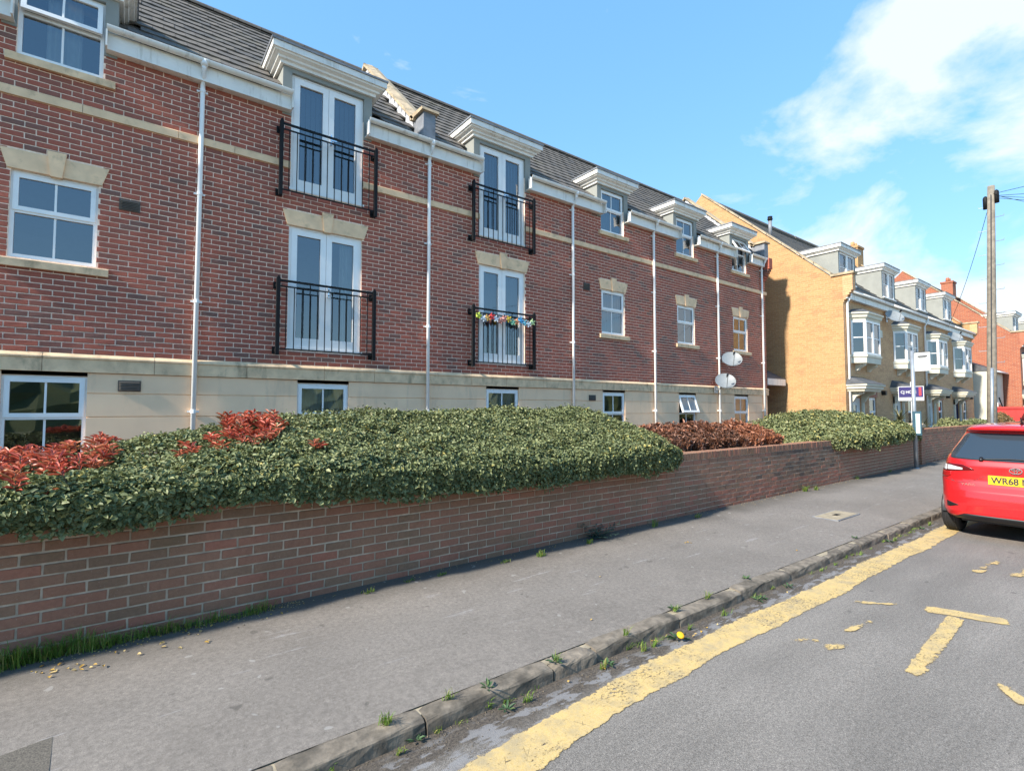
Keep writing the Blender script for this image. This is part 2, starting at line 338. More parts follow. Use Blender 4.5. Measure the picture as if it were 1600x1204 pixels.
def thing(name, label, cat, group=None):
    o = bpy.data.objects.new(name, None); COL.objects.link(o); o.empty_display_size = .2
    return tag(o, label, cat, group)
def seam(me):  # soften edges
    pass
def inframe(P, m=10):
    x, y, z = proj(P); return z > .3 and -m < x < 1600+m and -m < y < 1204+m
def minus(iv, cuts):
    res = [iv]
    for a, b in cuts:
        nx = []
        for p, q in res:
            if b <= p or a >= q: nx.append((p, q)); continue
            if a > p: nx.append((p, a))
            if b < q: nx.append((b, q))
        res = nx
    return res
def wall_sheet(mb, x0, x1, z0, z1, Y, ops, depth):
    xs = sorted({x0, x1, *[min(max(v, x0), x1) for o in ops for v in o[:2]]}); zs = sorted({z0, z1, *[min(max(v, z0), z1) for o in ops for v in o[2:]]})
    for a, b in zip(xs, xs[1:]):
        for c, d in zip(zs, zs[1:]):
            mx_, mz = (a+b)/2, (c+d)/2
            if any(o[0] < mx_ < o[1] and o[2] < mz < o[3] for o in ops): continue
            mb.poly([(a, Y, c), (b, Y, c), (b, Y, d), (a, Y, d)])
    for (a, b, c, d) in ops:
        c = max(c, z0); d = min(d, z1)
        if d <= c: continue
        mb.poly([(a, Y, c), (a, Y, d), (a, Y+depth, d), (a, Y+depth, c)]); mb.poly([(b, Y, d), (b, Y, c), (b, Y+depth, c), (b, Y+depth, d)])
        mb.poly([(a, Y, c), (a, Y+depth, c), (b, Y+depth, c), (b, Y, c)])
        if d < z1: mb.poly([(a, Y, d), (b, Y, d), (b, Y+depth, d), (a, Y+depth, d)])

# ------------------------------------------------------------------ ground, road, pavement
def wallY(X): return 4.5+.0155*X
g = MB(); g.poly([(-250, -300, -.06), (900, -300, -.06), (900, 500, -.06), (-250, 500, -.06)]); g.build('ground', 'soil', kind='structure')
g = MB(); g.poly([(-60, -4.6, 0), (300, -4.6, 0), (300, 2.56, 0), (-60, 2.56, 0)]); g.build('road', 'road_asphalt', kind='structure')
g = MB(); g.box(-60, 300, -8, -4.6, -.05, .11); g.build('far_pavement', 'pavement_asphalt', kind='structure')
g = MB()
xs = [-12+.6*i for i in range(20)]+[.5*i for i in range(60)]+[30+4*i for i in range(60)]
for a, b in zip(xs, xs[1:]):
    for j in range(8):
        def P(x, t):
            y0 = 2.60; y1 = wallY(x)+.06; z = .088+.045*t+.006*math.sin(x*1.3+t*5)*math.sin(t*3.14)
            return (x, y0+(y1-y0)*t, z)
        g.poly([P(a, j/8), P(b, j/8), P(b, (j+1)/8), P(a, (j+1)/8)])
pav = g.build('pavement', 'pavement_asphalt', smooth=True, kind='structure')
def pavz(x, y): return .088+.045*max(0, min(1, (y-2.6)/(wallY(x)+.06-2.6)))
# repair patch at the near end of the footway
g = MB(); pts = [onZ(*p, .118)for p in [(-60, 1190), (0, 1178), (83, 1148), (76, 1204), (70, 1290), (-80, 1290)]]
g.poly([(p[0], p[1], pavz(p[0], p[1])+.006) for p in pts]); g.build('pavement_patch', 'patch_asphalt', pav)
# kerb
kerb = MB(); kerb.box(-12, 150, 2.54, 2.70, -.05, .079); kerb = kerb.build('kerb', 'concrete', kind='structure')
m = plain('kerb_stone', (.20, .165, .125), .95, .35, 12, ((.055, .047, .036), 5, .46, .8), bmp=.7, bscale=45)
def kerb_mesh(seed, Ln):
    r = random.Random(seed); nx = 10
    prof = [(0, -.04), (.004, .03), (.007, .060), (.010, .072), (.016, .080), (.026, .084), (.06, .087), (.10, .088), (.132, .087), (.135, .02)]
    vs = []; fs = []; n = len(prof)
    tl = r.uniform(-.010, .010)
    for i in range(nx+1):
        t = i/nx; e = .007*(max(0, 1-t*10)+max(0, 1-(1-t)*10))
        for (y, z) in prof:
            vs.append((t*Ln, y+r.uniform(-.003, .003)+e*.5+tl*(t-.5), z+r.uniform(-.003, .003)-(e if z > .05 else 0)))
    for i in range(nx):
        for k in range(n-1): fs.append((i*n+k, (i+1)*n+k, (i+1)*n+k+1, i*n+k+1))
    fs += [tuple(range(n)), tuple(range(nx*n, nx*n+n))[::-1]]
    return MB().raw(vs, fs).mesh('kerb_stone', 'kerb_stone', False)
x = -3.2; i = 0; KM = {}
KJ = [.58, 1.30, 2.19, 2.58, 3.5, 4.42, 5.33, 6.24]
kx = [-2.2, -1.3, -.35]+KJ
while kx[-1] < 34: kx.append(kx[-1]+.915)
for a, b in zip(kx, kx[1:]):
    Ln = round(b-a-.012, 3); key = (Ln, i % 5)
    if key not in KM: KM[key] = kerb_mesh(i*7+1, Ln)
    o = link('kerb_stone', KM[key], kerb, (a+.006, 2.475+random.uniform(-.008, .008), random.uniform(-.008, .006))); i += 1
# yellow line + road letter
def paint(name, quads, z=.005):
    """quads: list of centre-line points (x, y, half width); edge attribute 0 at rim -> 1 inside"""
    vs = []; fs = []; ed = []
    n = len(quads)
    for (x, y, h, nx, ny, e) in quads:
        for t in (-1, -.6, 0, .6, 1): vs.append((x+nx*h*t, y+ny*h*t, z)); ed.append({-1: 0, -.6: .8, 0: 1, .6: .62, 1: 0}[t]*e)
    for i in range(n-1):
        for k in range(4): fs.append((i*5+k, (i+1)*5+k, (i+1)*5+k+1, i*5+k+1))
    mb = MB().raw(vs, fs); me = mb.mesh(name, 'yellow_paint'); a = me.attributes.new('edge', 'FLOAT', 'POINT'); a.data.foreach_set('value', ed)
    return link(name, me, kind='structure')
q = []
for i in range(120):
    X = -1.5+i*.2; y = 2.155-(.17*max(0, (2.6-X)/1.6)**1.3 if X < 2.6 else 0)
    q.append((X, y+.012*math.sin(X*2.1), .155+.012*math.sin(X*5), 0, 1, 1.12))
paint('yellow_line', q); SZ = [.0055]
def stroke(name, a, b, h, e=.8, n=8, fade=(1., 1.)):
    SZ[0] += .0004
    a = np.array(a); b = np.array(b); d = (b-a)/np.linalg.norm(b-a); qq = []
    for i in range(n+1):
        p = a+(b-a)*i/n; ee = e*(.25 if i in (0, n) else 1)*(fade[0]+(fade[1]-fade[0])*max(0, (i/n-.45)/.55)+(.35 if fade[1] < 1 and i >= n-2 else 0)); qq.append((p[0], p[1], h, -d[1], d[0], ee))
    return paint(name, qq, SZ[0])
stroke('road_letter_bar', (5.50, 1.47), (5.70, .93), .105, 1.05)
stroke('road_letter_stem', (5.52, 1.235), (4.05, 1.14), .078, .85, 16, (1., .50))
for a, b, h, e in [((5.15, 1.92), (5.45, 1.60), .05, .55), ((3.95, 1.86), (4.15, 1.72), .06, .55), ((4.02, 1.66), (4.25, 1.55), .06, .58), ((4.4, 1.68), (4.9, 1.62), .05, .55),
                   ((7.0, 1.45), (8.0, 1.38), .07, .50), ((7.2, 1.20), (7.9, 1.05), .09, .55), ((4.40, .80), (4.15, .62), .06, .7)]:
    stroke('road_mark_remnant', a, b, h, e, 6)
# gutter grit: crumbs nobody could count
n = 2600
cx_ = rng.uniform(.3, 14, n)**1.0; cy_ = 2.47-np.abs(rng.normal(0, .12, n)); sz = rng.uniform(.002, .0055, n)*rng.choice([1, 1, 1, 1.6], n)
mb = MB()
for X, Y_, s_ in zip(cx_, cy_, sz):
    if Y_ < 2.1: continue
    an = random.random()*3; pts = [(X+s_*math.cos(an+k*2.09)*random.uniform(.7, 1.2), Y_+s_*math.sin(an+k*2.09), .002) for k in range(3)]
    vs = pts+[(X, Y_, s_*1.1)]; mb.raw(vs, [(0, 1, 3), (1, 2, 3), (2, 0, 3)])
mb.build('gutter_grit', 'grit', kind='stuff')
# inspection cover
mc = thing('manhole_cover', 'square buff concrete inspection cover with dark centre set in the pavement', 'manhole cover')
mb = MB(); z = pavz(8.6, 3.31)
x0, x1, y0, y1 = 8.24, 9.0, 3.15, 3.47
mb.box(x0, x1, y0, y1, z-.02, z+.012); fr = mb.build('slab', 'concrete', mc)
mb = MB(); mb.box(8.56, 8.70, 3.28, 3.345, z+.0, z+.016); mb.build('lifting_plate', 'dark_metal', mc)
mb = MB()
for a, b, c, d in ((x0-.02, x0-.002, y0-.02, y1+.02), (x1+.002, x1+.02, y0-.02, y1+.02), (x0-.002, x1+.002, y0-.02, y0-.002), (x0-.002, x1+.002, y1+.002, y1+.02)): mb.box(a, b, c, d, z-.02, z+.009)
mb.build('rim', 'lead', mc)

# ------------------------------------------------------------------ bricks
def brick_geo(mb, cx, cz, L_, Hh, y0=0., d=.022, r=0., j=0.):
    ch = .003; a, b, c, e = cx-L_/2, cx+L_/2, cz-Hh/2, cz+Hh/2
    rings = [(a, b, c, e, y0+d), (a, b, c, e, y0+ch), (a+ch, b-ch, c+ch, e-ch, y0)]
    vs = []
    for (p, q_, s_, t, y) in rings: vs += [(p, y, s_), (q_, y, s_), (q_, y, t), (p, y, t)]
    if j: vs = [(x+random.uniform(-j, j), y+random.uniform(-j, j)*.8, z+random.uniform(-j, j)) for x, y, z in vs]
    fs = []
    for k in (0, 4):
        for i in range(4): fs.append((k+i, k+(i+1) % 4, k+4+(i+1) % 4, k+4+i))
    fs.append((8, 9, 10, 11)); mb.raw(vs, fs, r)
def lay(parent, items, mat, limit=300, name='brick', Lf=.212, Hf=.062, M_=None, jit=.0015, rest='brickwork', vis=None):
    """items: (cx, cz, length, height, rnd). The full-size ones that show largest become parts of their own, the rest one joined part."""
    cand = []
    for k, (cx, cz, L_, Hh, r) in enumerate(items):
        if abs(L_-Lf) > .002 or abs(Hh-Hf) > .002: continue
        P = np.array((cx, 0, cz)); 
        W = np.array(M_ @ Vector(P))
        if not inframe(W, -4) or (vis and not vis(W)): continue
        cand.append((proj(W)[2], k))
    cand.sort(); solo = {k for _, k in cand[:limit]}
    NV = 14; var = []
    for i in range(NV):
        mb = MB(); brick_geo(mb, 0, 0, Lf, Hf, 0, .022, (i+.5)/NV, jit*1.2); var.append(mb.mesh(name, mat))
    mb = MB()
    for k, (cx, cz, L_, Hh, r) in enumerate(items):
        if k in solo: link(name, var[min(NV-1, int(r*NV))], parent, (cx, random.uniform(-.0015, .0015), cz))
        else: brick_geo(mb, cx, cz, L_, Hh, random.uniform(-.0015, .0015), .022, r, jit)
    if mb.f: mb.build(rest, mat, parent, kind='stuff')
def courses(x0, x1, z0, z1, ops, rfn, pitch=.075, zoff=0):
    it = []; n = int(round((z1-z0)/pitch))
    for c in range(n):
        zc = z0+(c+.5)*pitch
        cuts = [(o[0], o[1]) for o in ops if o[2] < zc < o[3]]
        for a, b in minus((x0, x1), cuts):
            k = math.floor((a-x0)/.225)-1
            off = .1125 if c % 2 else 0
            while True:
                p = x0+k*.225+off; q_ = p+.212; k += 1
                if p > b: break
                p2, q2 = max(p, a+.004), min(q_, b-.004)
                if q2-p2 < .03: continue
                it.append(((p2+q2)/2, zc, q2-p2, .062, rfn((p2+q2)/2, zc)))
    return it
def rfacade(x, z): 
    u = random.random(); return random.random()*.62 if u < .80 else random.uniform(.62, 1)

# ------------------------------------------------------------------ apartment block
YF = 9.0; BX0, BX1 = -4.2, 18.0; T0, T1 = 2.45, 5.75; S0 = 5.88
A = thing('apartment_building', 'three-storey red brick apartment building with cream ground floor and dormers along its grey tiled roof', 'building')
AW = [(-1.28, -.40), (2.09, 3.34), (5.89, 7.13), (9.63, 10.51), (12.83, 13.70), (15.87, 16.75)]
door = [0, 1, 1, 0, 0, 0]
FF = [(a, b, 2.70 if d else 3.66, 4.80) for (a, b), d in zip(AW, door)]
SF = [(a, b, 5.41 if d else 6.33, 7.42) for (a, b), d in zip(AW, door)]
GW = [(-1.28, -.44), (2.27, 3.14), (6.08, 6.96), (9.65, 10.5), (12.85, 13.71), (15.86, 16.74)]
GF = [(a, b, .95, 2.15) for a, b in GW]
LIN = [(a-.04, b+.04, 4.80, 5.05) for a, b in AW]
ops = FF+SF
mb = MB(); wall_sheet(mb, BX0, BX1, 2.3, 7.0, YF+.008, ops, .12)
wl = mb.build('brick_wall', 'mortar', A); wl.location = (0, 0, 0)
holder = wl
items = courses(BX0, BX1, T0, T1, FF+SF+LIN, rfacade)+courses(BX0, BX1, S0, S0+11*.075, SF, rfacade)
items = [(a, b, c, d, e) for a, b, c, d, e in items]
bw = MB(); bw.box(BX0, BX1, YF+.3, YF+.32, 2.2, 7.0)   # inner leaf closes the cavity
def lay_at(parent, items, mat, **k):
    M_ = k['M_']; lay(parent, items, mat, **k)
wl.location = (0, YF, 0)
for v in wl.data.vertices: v.co.y -= YF
lay(wl, items, 'red_brick', M_=Matrix.Translation((0, YF, 0)))
# rendered ground floor: courses of render with grooves
mb = MB(); wall_sheet(mb, BX0, BX1, -.06, 2.3, YF+.02, GF, .12); gw = mb.build('render_wall', 'render_cream', A)
zz = [-.06, .32, .64, .96, 1.28, 1.60, 1.92, 2.205]
for a, b in zip(zz, zz[1:]):
    for p, q_ in minus((BX0, BX1), [(o[0], o[1]) for o in GF if o[2] < (a+b)/2 < o[3]]):
        mb = MB(); mb.prism([(YF+.02, a+.003), (YF+.006, a+.010), (YF+.006, b-.010), (YF+.02, b-.003)], 0, p, q_); mb.build('render_course', 'render_cream', gw)
# stone band over ground floor, string course
x = BX0; k = 0
while x < BX1:
    L_ = random.choice([.9, 1.2, 1.2, 1.05]); e = min(x+L_, BX1+.06); j = random.uniform(-.003, .003)
    mb = MB(); mb.prism([(YF+.02, 2.205), (YF-.022+j, 2.205), (YF-.026+j, 2.375), (YF-.040+j, 2.385), (YF-.040+j, 2.405), (YF+.004, 2.452), (YF+.02, 2.452)], 0, x+.003, e-.003)
    mb.build('band_stone', 'stone_dirty', A); x = e
cuts = [(o[0], o[1]) for o in SF if o[2] < 5.8]
for p, q_ in minus((BX0, BX1+.05), cuts):
    x = p
    while x < q_-.01:
        e = min(x+random.choice([.75, .9, 1.1, 1.1]), q_)
        if q_-e < .2: e = q_
        j = random.uniform(-.003, .003)
        mb = MB(); mb.prism([(YF+.02, 5.752), (YF-.03+j, 5.752), (YF-.034+j, 5.86), (YF+.003, 5.882), (YF+.02, 5.882)], 0, x+.003, e-.003); mb.build('string_stone', 'stone', A); x = e
# windows
def frame_boxes(mb, x0, x1, z0, z1, y0, y1, t, tb=None):
    tb = tb or t
    mb.box(x0, x1, y0, y1, z0, z0+tb); mb.box(x0, x1, y0, y1, z1-t, z1); mb.box(x0, x0+t, y0, y1, z0+tb, z1-t); mb.box(x1-t, x1, y0, y1, z0+tb, z1-t)
def pane_obj(x0, x1, z0, z1, y, parent, mat='glass'):
    mb = MB(); mb.poly([(x0, y, z0), (x1, y, z0), (x1, y, z1), (x0, y, z1)]); return mb.build('pane', mat, parent)
def room_box(x0, x1, z0, z1, y, parent, cover=None, d=.7, e=.12):
    mb = MB()
    x0 -= e; x1 += e; z0 -= e; z1 += e; y1 = y+d
    mb.poly([(x0, y1, z0), (x1, y1, z0), (x1, y1, z1), (x0, y1, z1)]); mb.poly([(x0, y, z0), (x0, y1, z0), (x0, y1, z1), (x0, y, z1)]); mb.poly([(x1, y, z0), (x1, y, z1), (x1, y1, z1), (x1, y1, z0)])
    mb.poly([(x0, y, z0), (x1, y, z0), (x1, y1, z0), (x0, y1, z0)]); mb.poly([(x0, y, z1), (x0, y1, z1), (x1, y1, z1), (x1, y, z1)])
    mb.build('room', 'room', parent)
def curtain(x0, x1, z0, z1, y, parent, mat='curtain', waves=5, amp=.02):
    mb = MB(); n = 6*waves; pts = [(x0+(x1-x0)*i/n, y+amp*math.sin(i/n*waves*6.28)) for i in range(n+1)]
    for (a, b), (c, d) in zip(pts, pts[1:]): mb.poly([(a, b, z0), (c, d, z0), (c, d, z1), (a, b, z1)])
    mb.build('curtain', mat, parent, True)
def vblind(x0, x1, z0, z1, y, parent):
    mb = MB(); x = x0
    while x < x1: mb.poly([(x, y, z0), (x+.075, y+.03, z0), (x+.075, y+.03, z1), (x, y, z1)]); x += .085
    mb.build('vertical_blind', 'blind', parent)
def casement(x0, x1, z0, z1, Y, parent, split=.46, opened=0., cover=None, bars=True):
    y0, y1 = Y, Y+.06; zs = z1-(z1-z0)*split
    mb = MB(); frame_boxes(mb, x0, x1, z0, z1, y0, y1, .045, .05); mb.box(x0+.045, x1-.045, y0, y1, zs-.025, zs+.025)
    mb.box(x0+.25*(x1-x0), x1-.25*(x1-x0), y0-.012, y0, z1-.03, z1-.012)
    wn = mb.build('window', 'upvc', parent)
    # lower fixed light
    a, b, c, d = x0+.045, x1-.045, z0+.05, zs-.025; mid = (a+b)/2
    pane_obj(a, b, c, d, y0+.03, wn)
    if bars: mb = MB(); mb.box(mid-.012, mid+.012, y0+.022, y0+.038, c, d); mb.build('glazing_bar', 'upvc', wn)
    # upper top-hung sash, pivot along its head
    c, d = zs+.005, z1-.035; a -= .02; b += .02
    h = d-c; mb = MB(); frame_boxes(mb, a, b, -h, 0, -.015, .03, .055)
    o = mb.build('sash', 'upvc', wn); 
    p = MB(); p.poly([(a+.055, .01, -h+.055), (b-.055, .01, -h+.055), (b-.055, .01, -.055), (a+.055, .01, -.055)]); p = p.build('pane', 'glass', wn)
    g = [o, p]
    if bars: mb = MB(); mb.box(mid-.012, mid+.012, 0., .02, -h+.055, -.055); g.append(mb.build('glazing_bar', 'upvc', wn))
    for k in g: k.location = (0, y0, d); k.rotation_euler = (-opened, 0, 0)
    room_box(x0, x1, z0, z1, y1, wn)
    if cover == 'curtains': curtain(x0+.03, x0+.3*(x1-x0), z0, z1, y1+.08, wn); curtain(x1-.3*(x1-x0), x1-.03, z0, z1, y1+.08, wn)
    if cover == 'middle': curtain(x0+.3*(x1-x0), x0+.72*(x1-x0), z0, z1, y1+.12, wn, waves=3)
    if cover == 'net': curtain(x0, x1, z0, z1, y1+.06, wn, 'blind', 9, .012)
    if cover == 'vblind': vblind(x0, x1, z0, z1, y1+.06, wn)
    if cover == 'sheer': curtain(x0, x1, z0, z1, y1+.05, wn, 'curtain', 8, .01)
    return wn
def french(x0, x1, z0, z1, Y, parent, cover=None):
    y0, y1 = Y, Y+.06; mb = MB(); frame_boxes(mb, x0, x1, z0, z1, y0, y1, .05, .06); mb.box(x0-.03, x1+.03, y0-.05, y0, z0, z0+.035)
    mid = (x0+x1)/2
    for s in (-1, 1): mb.box(mid+s*.28-.14, mid+s*.28+.14, y0-.012, y0, z1-.034, z1-.014)
    wn = mb.build('french_door', 'upvc', parent)
    for a, b in ((x0+.045, mid-.003), (mid+.003, x1-.045)):
        mb = MB(); frame_boxes(mb, a, b, z0+.05, z1-.045, y0-.012, y0+.045, .095, .16); lf = mb.build('door_leaf', 'upvc', wn)
        pane_obj(a+.095, b-.095, z0+.21, z1-.14, y0+.02, wn)
    mb = MB(); mb.box(mid+.03, mid+.055, y0-.05, y0-.012, z0+.95, z0+1.15); mb.box(mid+.03, mid+.14, y0-.06, y0-.045, z0+1.04, z0+1.06); mb.build('door_handle', 'chrome', wn)
    room_box(x0, x1, z0, z1, y1, wn)
    if cover == 'curtains': curtain(x1-.34, x1-.1, z0, z1, y1+.1, wn, waves=4)
    if cover == 'vblind': vblind(x0+.02, x1, z0, z1, y1+.06, wn)
    if cover == 'net': curtain(x0, x1, z0, z1, y1+.06, wn, 'blind', 12, .012)
    return wn
def lintel(x0, x1, parent):
    z0, z1 = 4.802, 5.05; m_ = (x0+x1)/2; yf = YF-.018
    for pts in ([(x0-.035, z0), (m_-.062, z0), (m_-.088, z1), (x0-.11, z1)], [(m_+.062, z0), (x1+.035, z0), (x1+.11, z1), (m_+.088, z1)]):
        mb = MB(); mb.prism([(a, b) for a, b in pts], 1, yf, YF+.03); mb.build('lintel_stone', 'stone', parent)
    mb = MB(); mb.prism([(m_-.060, z0-.018), (m_+.060, z0-.018), (m_+.098, z1+.07), (m_-.098, z1+.07)], 1, yf-.022, YF+.03); mb.build('keystone', 'stone', parent)
def sill(x0, x1, z, parent):
    mb = MB(); mb.prism([(YF+.06, z-.13), (YF-.055, z-.13), (YF-.06, z-.035), (YF+.06, z)], 0, x0-.10, x1+.14); mb.build('sill', 'stone_dirty', parent)
coverF = [None, 'curtains', 'net', 'net', None, None]; coverS = ['middle', 'vblind', 'vblind', 'net', None, 'net']; coverG = [None, 'sheer', 'sheer', None, 'vblind', 'sheer']
YW = YF+.045
for i in range(6):
    if door[i]:
        wn = french(*FF[i], YW, A, coverF[i]); lintel(*AW[i], wn)
        french(SF[i][0], SF[i][1], SF[i][2], SF[i][3], YW, A, coverS[i])
    else:
        wn = casement(*FF[i], YW, A, cover=coverF[i]); lintel(*AW[i], wn); sill(*AW[i], FF[i][2], wn)
        wn = casement(*SF[i], YW, A, opened={0: .16, 5: .55}.get(i, 0), cover=coverS[i]); sill(*AW[i], SF[i][2], wn)
    wn = casement(*GF[i], YW, A, cover=coverG[i], opened=.32 if i == 4 else 0)
    mb = MB(); mb.box(GW[i][0], GW[i][1], YF+.02, YF+.08, 2.152, 2.205); mb.build('head_board', 'lead_pale', wn)
# vents
for (x0, x1, z0, z1) in [(-.17, .07, 4.52, 4.68), (-.11, .15, 1.96, 2.11), (8.98, 9.2, 4.68, 4.86), (9.15, 9.38, 1.93, 2.07)]:
    mb = MB(); mb.box(x0, x1, YF-.012, YF+.02, z0, z1); v = mb.build('air_vent', 'vent', A)
    for k in range(6):
        za = z0+.018+k*(z1-z0-.03)/6; mb = MB(); mb.prism([(YF-.013, za), (YF-.026, za), (YF-.013, za+.016)], 0, x0+.014, x1-.014); mb.build('louvre', 'vent', v)
# dormers
EZ, EY, SL = 6.95, 8.86, .965          # eaves line of the roof plane and its rise per metre
def roofz(y): return EZ+(y-EY)*SL
DORM = []
for i, ((a, b), d) in enumerate(zip(AW, door)):
    m_ = (a+b)/2; hw = (b-a)/2+.15
    x0, x1 = m_-hw, m_+hw; DORM.append((x0, x1))
    yb = EY+(7.78-EZ)/SL+.12
    mb = MB(); yf = YF-.012
    # face: two jambs and head, cheeks
    for p, q_ in ((x0, a-.002), (b+.002, x1)): mb.box(p, q_, yf, YF+.12, 6.66, 7.50)
    mb.box(a-.002, b+.002, yf, YF+.12, 7.422, 7.50)
    mb.box(x0, x0+.05, YF+.12, yb, 6.7, 7.5); mb.box(x1-.05, x1, YF+.12, yb, 6.7, 7.5); mb.box(x0+.05, x1-.05, YF+.14, yb, 7.46, 7.5)
    dm = mb.build('dormer', 'grey_render', A)
    # stepped cornice: front and both returns
    prof = [(.0, 7.50), (.05, 7.50), (.055, 7.545), (.10, 7.56), (.11, 7.59), (.17, 7.62), (.175, 7.645), (.205, 7.65), (.205, 7.755), (.0, 7.755)]
    yb2 = yb
    vs = []; fs = []; n = len(prof)
    for (o_, z) in prof: vs += [(x0-o_, yb2, z), (x0-o_, yf-o_, z), (x1+o_, yf-o_, z), (x1+o_, yb2, z)]
    for k in range(n-1):
        for j in range(3): fs.append((k*4+j, k*4+j+1, k*4+4+j+1, k*4+4+j))
    mb = MB().raw(vs, fs); mb.build('cornice', 'white_board', dm)
    mb = MB(); mb.box(x0-.225, x1+.225, yf-.225, yb+.25, 7.757, 7.79); mb.build('dormer_roof', 'lead', dm)
# fascia, soffit, gutter between dormers
gaps = minus((BX0, BX1), [(a-.02, b+.02) for a, b in AW])
for (p, q_) in gaps:
    mb = MB(); mb.box(p, q_, 8.87, 8.892, 6.70, 6.94); mb.box(p, q_, 8.892, YF+.004, 6.70, 6.715)
    for e in (p, q_): mb.box(min(e, e+.02 if e == p else e-.02), max(e, e+.02 if e == p else e-.02), 8.78 if e != BX1 else 8.86, 8.868, 6.70, 6.93)
    fa = mb.build('fascia', 'white_board', A)
    prof = [(8.862-.055+.058*math.cos(t), 6.985-.062*math.sin(t)) for t in [math.pi*k/8 for k in range(9)]]
    prof += [(y+(.006 if y < 8.8 else -.006), z+.006) for y, z in prof[::-1]]
    mb = MB(); mb.prism(prof, 0, p+.01, q_-.01); gu = mb.build('gutter', 'white_board', A)
    x = p+.4
    while x < q_-.2:
        mb = MB(); prof2 = [(8.862-.055+.064*math.cos(t), 6.988-.068*math.sin(t)) for t in [math.pi*k/8 for k in range(9)]]
        prof2 += [(8.862-.055+.059*math.cos(t), 6.988-.063*math.sin(t)) for t in [math.pi*k/8 for k in range(9)]][::-1]
        mb.prism(prof2, 0, x, x+.03); mb.build('gutter_clip', 'white_board', gu); x += .8
# downpipes
for X in (.79, 4.67, 8.58, 11.70, 14.90, 17.69):
    yb = 8.945; mb = MB(); mb.tube([(X, 8.81, 6.93), (X, 8.81, 6.86), (X, 8.86, 6.78), (X, yb, 6.66), (X, yb, 6.5), (X, yb, -.02)], .034, 10); dp = mb.build('downpipe', 'upvc', A, True)
    mb = MB(); mb.tube([(X, 8.81, 6.98), (X, 8.81, 6.89)], [.065, .045], 10); mb.build('outlet', 'upvc', dp, True)
    for z in (6.55, 4.95, 3.3, 1.65):
        mb = MB(); mb.tube([(X, yb, z), (X, yb, z+.05)], .040, 10); mb.box(X-.075, X+.075, yb+.03, YF-.001, z+.012, z+.038); mb.build('pipe_bracket', 'upvc', dp)
# roof: deck and tiles
RY = 12.0; RZ = roofz(RY)
mb = MB(); yd_ = EY+(7.62-EZ)/SL
for p, q_ in minus((BX0, BX1-.02), [(a+.01, b-.01) for a, b in DORM]): mb.prism([(EY+.03, EZ-.03), (yd_, 7.58), (yd_, 7.2), (EY+.3, EZ-.03)], 0, p, q_)
mb.prism([(yd_, 7.58), (RY, RZ-.04), (2*RY-EY-.03, EZ-.03), (yd_, 7.2)], 0, BX0, BX1-.02); rf = mb.build('roof', 'roof_tile', A)
ang = math.atan(SL); gauge = .30; slope = math.hypot(RY-EY, RZ-EZ); nrow = int(slope/gauge)+1
PW = [(4.50, 4.74), (17.76, 18.0)]
tv_ = []
def tile_geo(mb, r, w_=.296, l_=.345, t=.024):
    mb.raw([(-w_/2, 0, -t), (w_/2, 0, -t), (w_/2, l_, -t-.026), (-w_/2, l_, -t-.026), (-w_/2, 0, .004), (w_/2*.2, 0, .0), (w_/2, 0, .007), (w_/2, l_, -.02), (w_/2*.2, l_, -.026), (-w_/2, l_, -.022)],
           [(0, 1, 6, 5, 4), (4, 5, 8, 9), (5, 6, 7, 8), (0, 4, 9, 3), (1, 2, 7, 6)], r)
for i in range(8):
    mb = MB(); tile_geo(mb, (i+.5)/8); tv_.append(mb.mesh('roof_tile', 'roof_tile'))
tl = []
for row in range(nrow):
    s = row*gauge; 
    for k in range(int((BX1-BX0)/.3)):
        X = BX0+.15+k*.3+(.15 if row % 2 else 0)
        if X > BX1-.3 or any(a-.06 < X < b+.06 for a, b in PW): continue
        y = EY-.03+s*math.cos(ang); z = EZ-.01+s*math.sin(ang)+.03
        zt = z+gauge*.6*math.sin(ang)
        if zt < 7.80 and any(a-.12 < X < b+.12 for a, b in DORM): continue
        tl.append((X, y, z))
c = sorted([(proj(p)[2], k) for k, p in enumerate(tl) if inframe(p, -4)]); solo = {k for _, k in c[:300]}
mbr = MB()
for k, (X, y, z) in enumerate(tl):
    Q = Matrix.Translation((X, y, z+random.uniform(-.003, .003))) @ Matrix.Rotation(ang+random.uniform(-.006, .006), 4, 'X')
    if k in solo:
        o = link('roof_tile', random.choice(tv_), rf); o.matrix_local = Q
    else:
        t = MB(); tile_geo(t, random.random()); mbr.raw([Q @ Vector(v) for v in t.v], t.f, t.r[0])
mbr.build('roof_tiling', 'roof_tile', rf, kind='stuff')
x = BX0
while x < BX1-.3:
    if not any(a-.3 < x+.22 < b+.05 for a, b in PW):
        mb = MB(); prof = [(RY+.13*math.cos(t), RZ-.03+.12*math.sin(t)) for t in [math.pi*k/8 for k in range(9)]]
        mb.prism(prof, 0, x+.004, x+.446, random.random()); mb.build('ridge_tile', 'roof_tile', rf)
    x += .45
